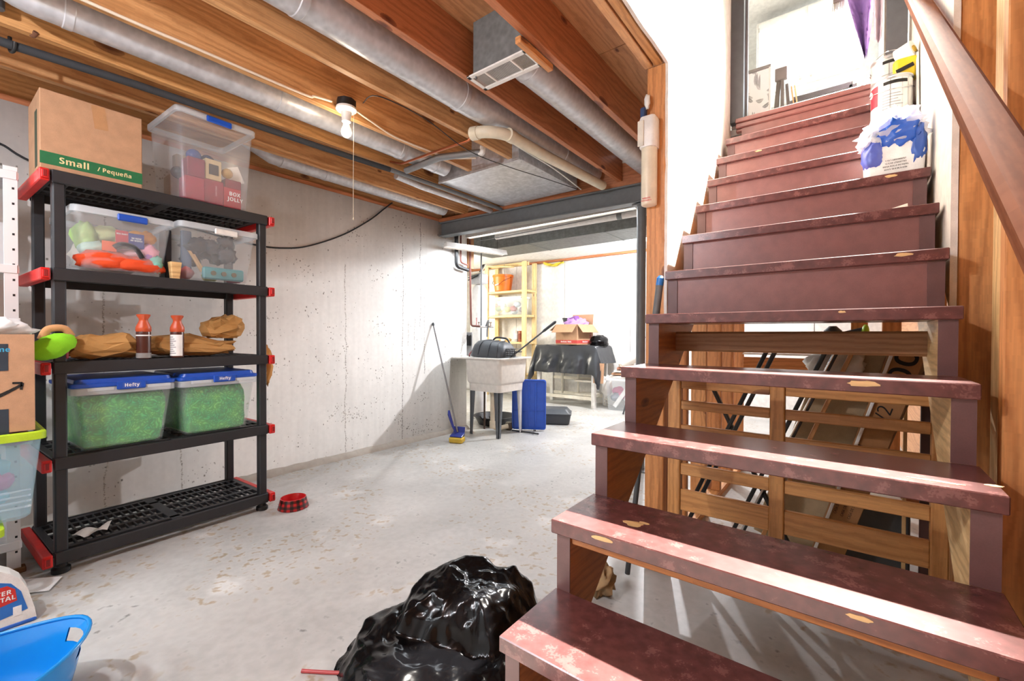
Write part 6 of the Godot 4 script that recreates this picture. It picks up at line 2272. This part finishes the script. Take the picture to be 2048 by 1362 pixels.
func build_stair_things():
	var s: SurfaceTool
	# mop handle behind the stringer
	var p := thing("mop_handle", "grey pole with a blue cap leaning behind the stair stringer", "pole")
	s = S()
	cyl(s, wd(-0.80, 0.02, -1.92), wd(-0.686, 1.26, -1.965), 0.012, 12)
	put(s, "shaft", plain(h("4a4d50"), 0.35), p)
	s = S()
	tube(s, [wd(-0.692, 1.20, -1.962), wd(-0.686, 1.26, -1.965), wd(-0.678, 1.34, -1.968)], 0.016, 12)
	put(s, "grip", plain(h("6d7072"), 0.6), p)
	s = S()
	tube(s, [wd(-0.678, 1.338, -1.968), wd(-0.675, 1.37, -1.97), wd(-0.674, 1.382, -1.971)], [0.0165, 0.0165, 0.008], 12)
	put(s, "cap", plain(h("2a7fd4"), 0.4), p)
	# paint cans
	for k in 2:
		var c := thing("paint_tin", ["grey-labelled paint tin with a wire handle on the higher step", "paint tin with a blue lid and red mark standing behind the plastic bag"][k], "paint can", wd(0.165, 2.4, -3.235) if k == 0 else wd(0.160, 2.2, -3.02))
		var hh := 0.245 if k == 0 else 0.235
		s = S()
		lathe(s, [Vector2(0.082, 0), Vector2(0.085, 0.004), Vector2(0.083, 0.008), Vector2(0.083, hh - 0.01), Vector2(0.086, hh - 0.006), Vector2(0.086, hh), Vector2(0.078, hh), Vector2(0.076, hh - 0.008)], 34)
		put(s, "tin", mat(h("b9bdbf"), 0.3, 0.7), c)
		s = S()
		arc(s, 0.0838, 0.02, hh - 0.02, -2.2, 1.6)
		put(s, "label", plain(h("c9ccca") if k == 0 else h("e6e6e2"), 0.5), c)
		s = S()
		arc(s, 0.0843, hh - 0.045, hh - 0.028, -0.45, 0.75)
		put(s, "title_bar", M.ink, c)
		for i in 8:
			s = S()
			arc(s, 0.0842, 0.04 + i * 0.014, 0.0445 + i * 0.014, -0.5, 0.5 - 0.12 * (i % 3))
			put(s, "printed_line", plain(h("9b9d9f"), 0.7), c)
		if k == 1:
			s = S()
			arc(s, 0.0843, 0.10, hh - 0.03, -1.45, -0.75)
			put(s, "red_mark", plain(h("b5223a"), 0.5), c)
			s = S()
			tube(s, spline([wd(-0.085, 0.175, 0.018), wd(-0.082, 0.19, 0.028), wd(-0.078, 0.175, 0.036), wd(-0.08, 0.16, 0.03), wd(-0.084, 0.165, 0.02)], 4), 0.004, 6)
			put(s, "white_swirl", M.white_ink, c)
			s = S()
			lathe(s, [Vector2(0.078, hh - 0.004), Vector2(0.072, hh + 0.003), Vector2(0.05, hh + 0.005)], 30)
			put(s, "blue_lid", plain(h("2d74b0"), 0.4), c)
		else:
			for e in [-1, 1]:
				s = S()
				lathe(s, [Vector2(0.012, 0), Vector2(0.012, 0.004), Vector2(0, 0.006)], 12, Transform3D(Basis(wd(0, 0, 1), -e * PI * 0.5), wd(e * 0.083, hh - 0.055, 0)))
				put(s, "ear", M.chrome, c)
		s = S()
		var hp := []
		for i in 17:
			var a := PI * i / 16.0
			hp.append(wd(-cos(a) * 0.088, hh - 0.055 + sin(a) * (0.115 if k == 0 else -0.02), 0.0 if k == 0 else sin(a) * 0.088))
		tube(s, hp, 0.0022, 6)
		put(s, "wire_handle", M.chrome, c)
	# rolled yellow and white packet on the tins
	var y := thing("tape_packet", "white roll in a yellow packet on top of the paint tins", "tape roll", wd(0.215, 2.438, -3.05))
	s = S()
	loft(s, [rr(0.085, 0.07, 0.02, 0.0), rr(0.09, 0.075, 0.02, 0.02), rr(0.10, 0.085, 0.02, 0.09), rr(0.09, 0.075, 0.02, 0.10)])
	put(s, "yellow_packet", plain(h("e0bf1d"), 0.5), y)
	s = S()
	tube(s, [wd(-0.03, 0.125, -0.01), wd(0.03, 0.14, 0.02)], 0.045, 20)
	put(s, "roll", M.white, y)
	s = S()
	tube(s, [wd(0.03, 0.14, 0.02), wd(0.034, 0.141, 0.022)], 0.018, 14)
	put(s, "core", plain(h("d9b640"), 0.6), y)
	s = S()
	box(s, wd(-0.005, 0.045, 0.044), wd(0.07, 0.02, 0.002), 0.0, Basis(wd(0, 0, 1), 0.3))
	put(s, "black_print", M.ink, y)
	for k in 2:
		line("trim_stick", ["white plastic trim stick behind the tins against the stairwell wall", "thin dark trim stick behind the tins against the stairwell wall"][k], "stick", [wd(0.258, 2.2 + 0.0 * k, -2.96 - 0.015 * k), wd(0.258, 2.55, -3.02 - 0.015 * k)], 0.006, [M.white, M.grey_plastic][k])
	# plastic bag with a printed pack in it
	var b := thing("plastic_bag", "white plastic bag holding a blue and white pack on the steps", "bag", wd(0.142, 1.8, -2.535))
	s = S()
	var rings := []
	var n := FastNoiseLite.new()
	n.frequency = 6.0
	for q in [[0.17, 0.10, 0.0], [0.195, 0.12, 0.01], [0.20, 0.125, 0.09], [0.19, 0.12, 0.14], [0.15, 0.10, 0.19], [0.10, 0.07, 0.22]]:
		var ring := []
		for v in rr(q[0], q[1], 0.025, q[2]):
			ring.append(v * (1.0 + 0.05 * n.get_noise_3dv(v * 4.0)))
		rings.append(ring)
	loft(s, rings)
	put(s, "pack", M.white_ink, b)
	s = S()
	lump(s, wd(0.01, 0.175, 0.028), wd(0.075, 0.075, 0.05), 82, 0.5, 2.5, 24, 16, 0.115)
	put(s, "blue_print", plain(h("1f5cc4"), 0.35), b)
	s = S()
	lump(s, wd(0.075, 0.11, 0.03), wd(0.030, 0.10, 0.042), 83, 0.5, 3.0, 18, 14)
	put(s, "blue_side", plain(h("3560b8"), 0.35), b)
	s = S()
	lump(s, wd(-0.065, 0.10, 0.03), wd(0.045, 0.075, 0.045), 84, 0.3, 2.0, 18, 14)
	put(s, "violet_corner", plain(h("5a6cc9"), 0.35), b)
	for k in 4:
		text(["1 12 1 ABSORBENT", "12 X DE LINGETTES", "MEGA ROLLS DE PAPEL", "64 0 X 15 0 IN X 4 IN"][k], 0.0055, M.ink, b, Transform3D(Basis.IDENTITY, wd(0.005, 0.062 - k * 0.0125, 0.0668)), true)
	s = S()
	lump(s, wd(0.0, 0.20, 0.0), wd(0.105, 0.09, 0.075), 85, 0.7, 3.2, 34, 22)
	put(s, "clear_film", clear_mat(Color(0.96, 0.97, 1.0), 0.42, 0.15), b)
	s = S()
	lump(s, wd(-0.075, 0.17, 0.02), wd(0.045, 0.05, 0.05), 86, 0.8, 3.5, 24, 16)
	put(s, "film_ear", clear_mat(Color(0.97, 0.98, 1.0), 0.6, 0.2), b)
	# feathery scrap on a step
	s = S()
	sheet(s, 10, 4, func(u, v): return wd(0.10 + u * 0.07, 1.603 + 0.018 * u * sin(v * 3.0), -2.235 - v * 0.03))
	solo(s, "white_scrap", plain(h("efe2d6"), 0.8), "pale feathery scrap lying on a painted step", "scrap")
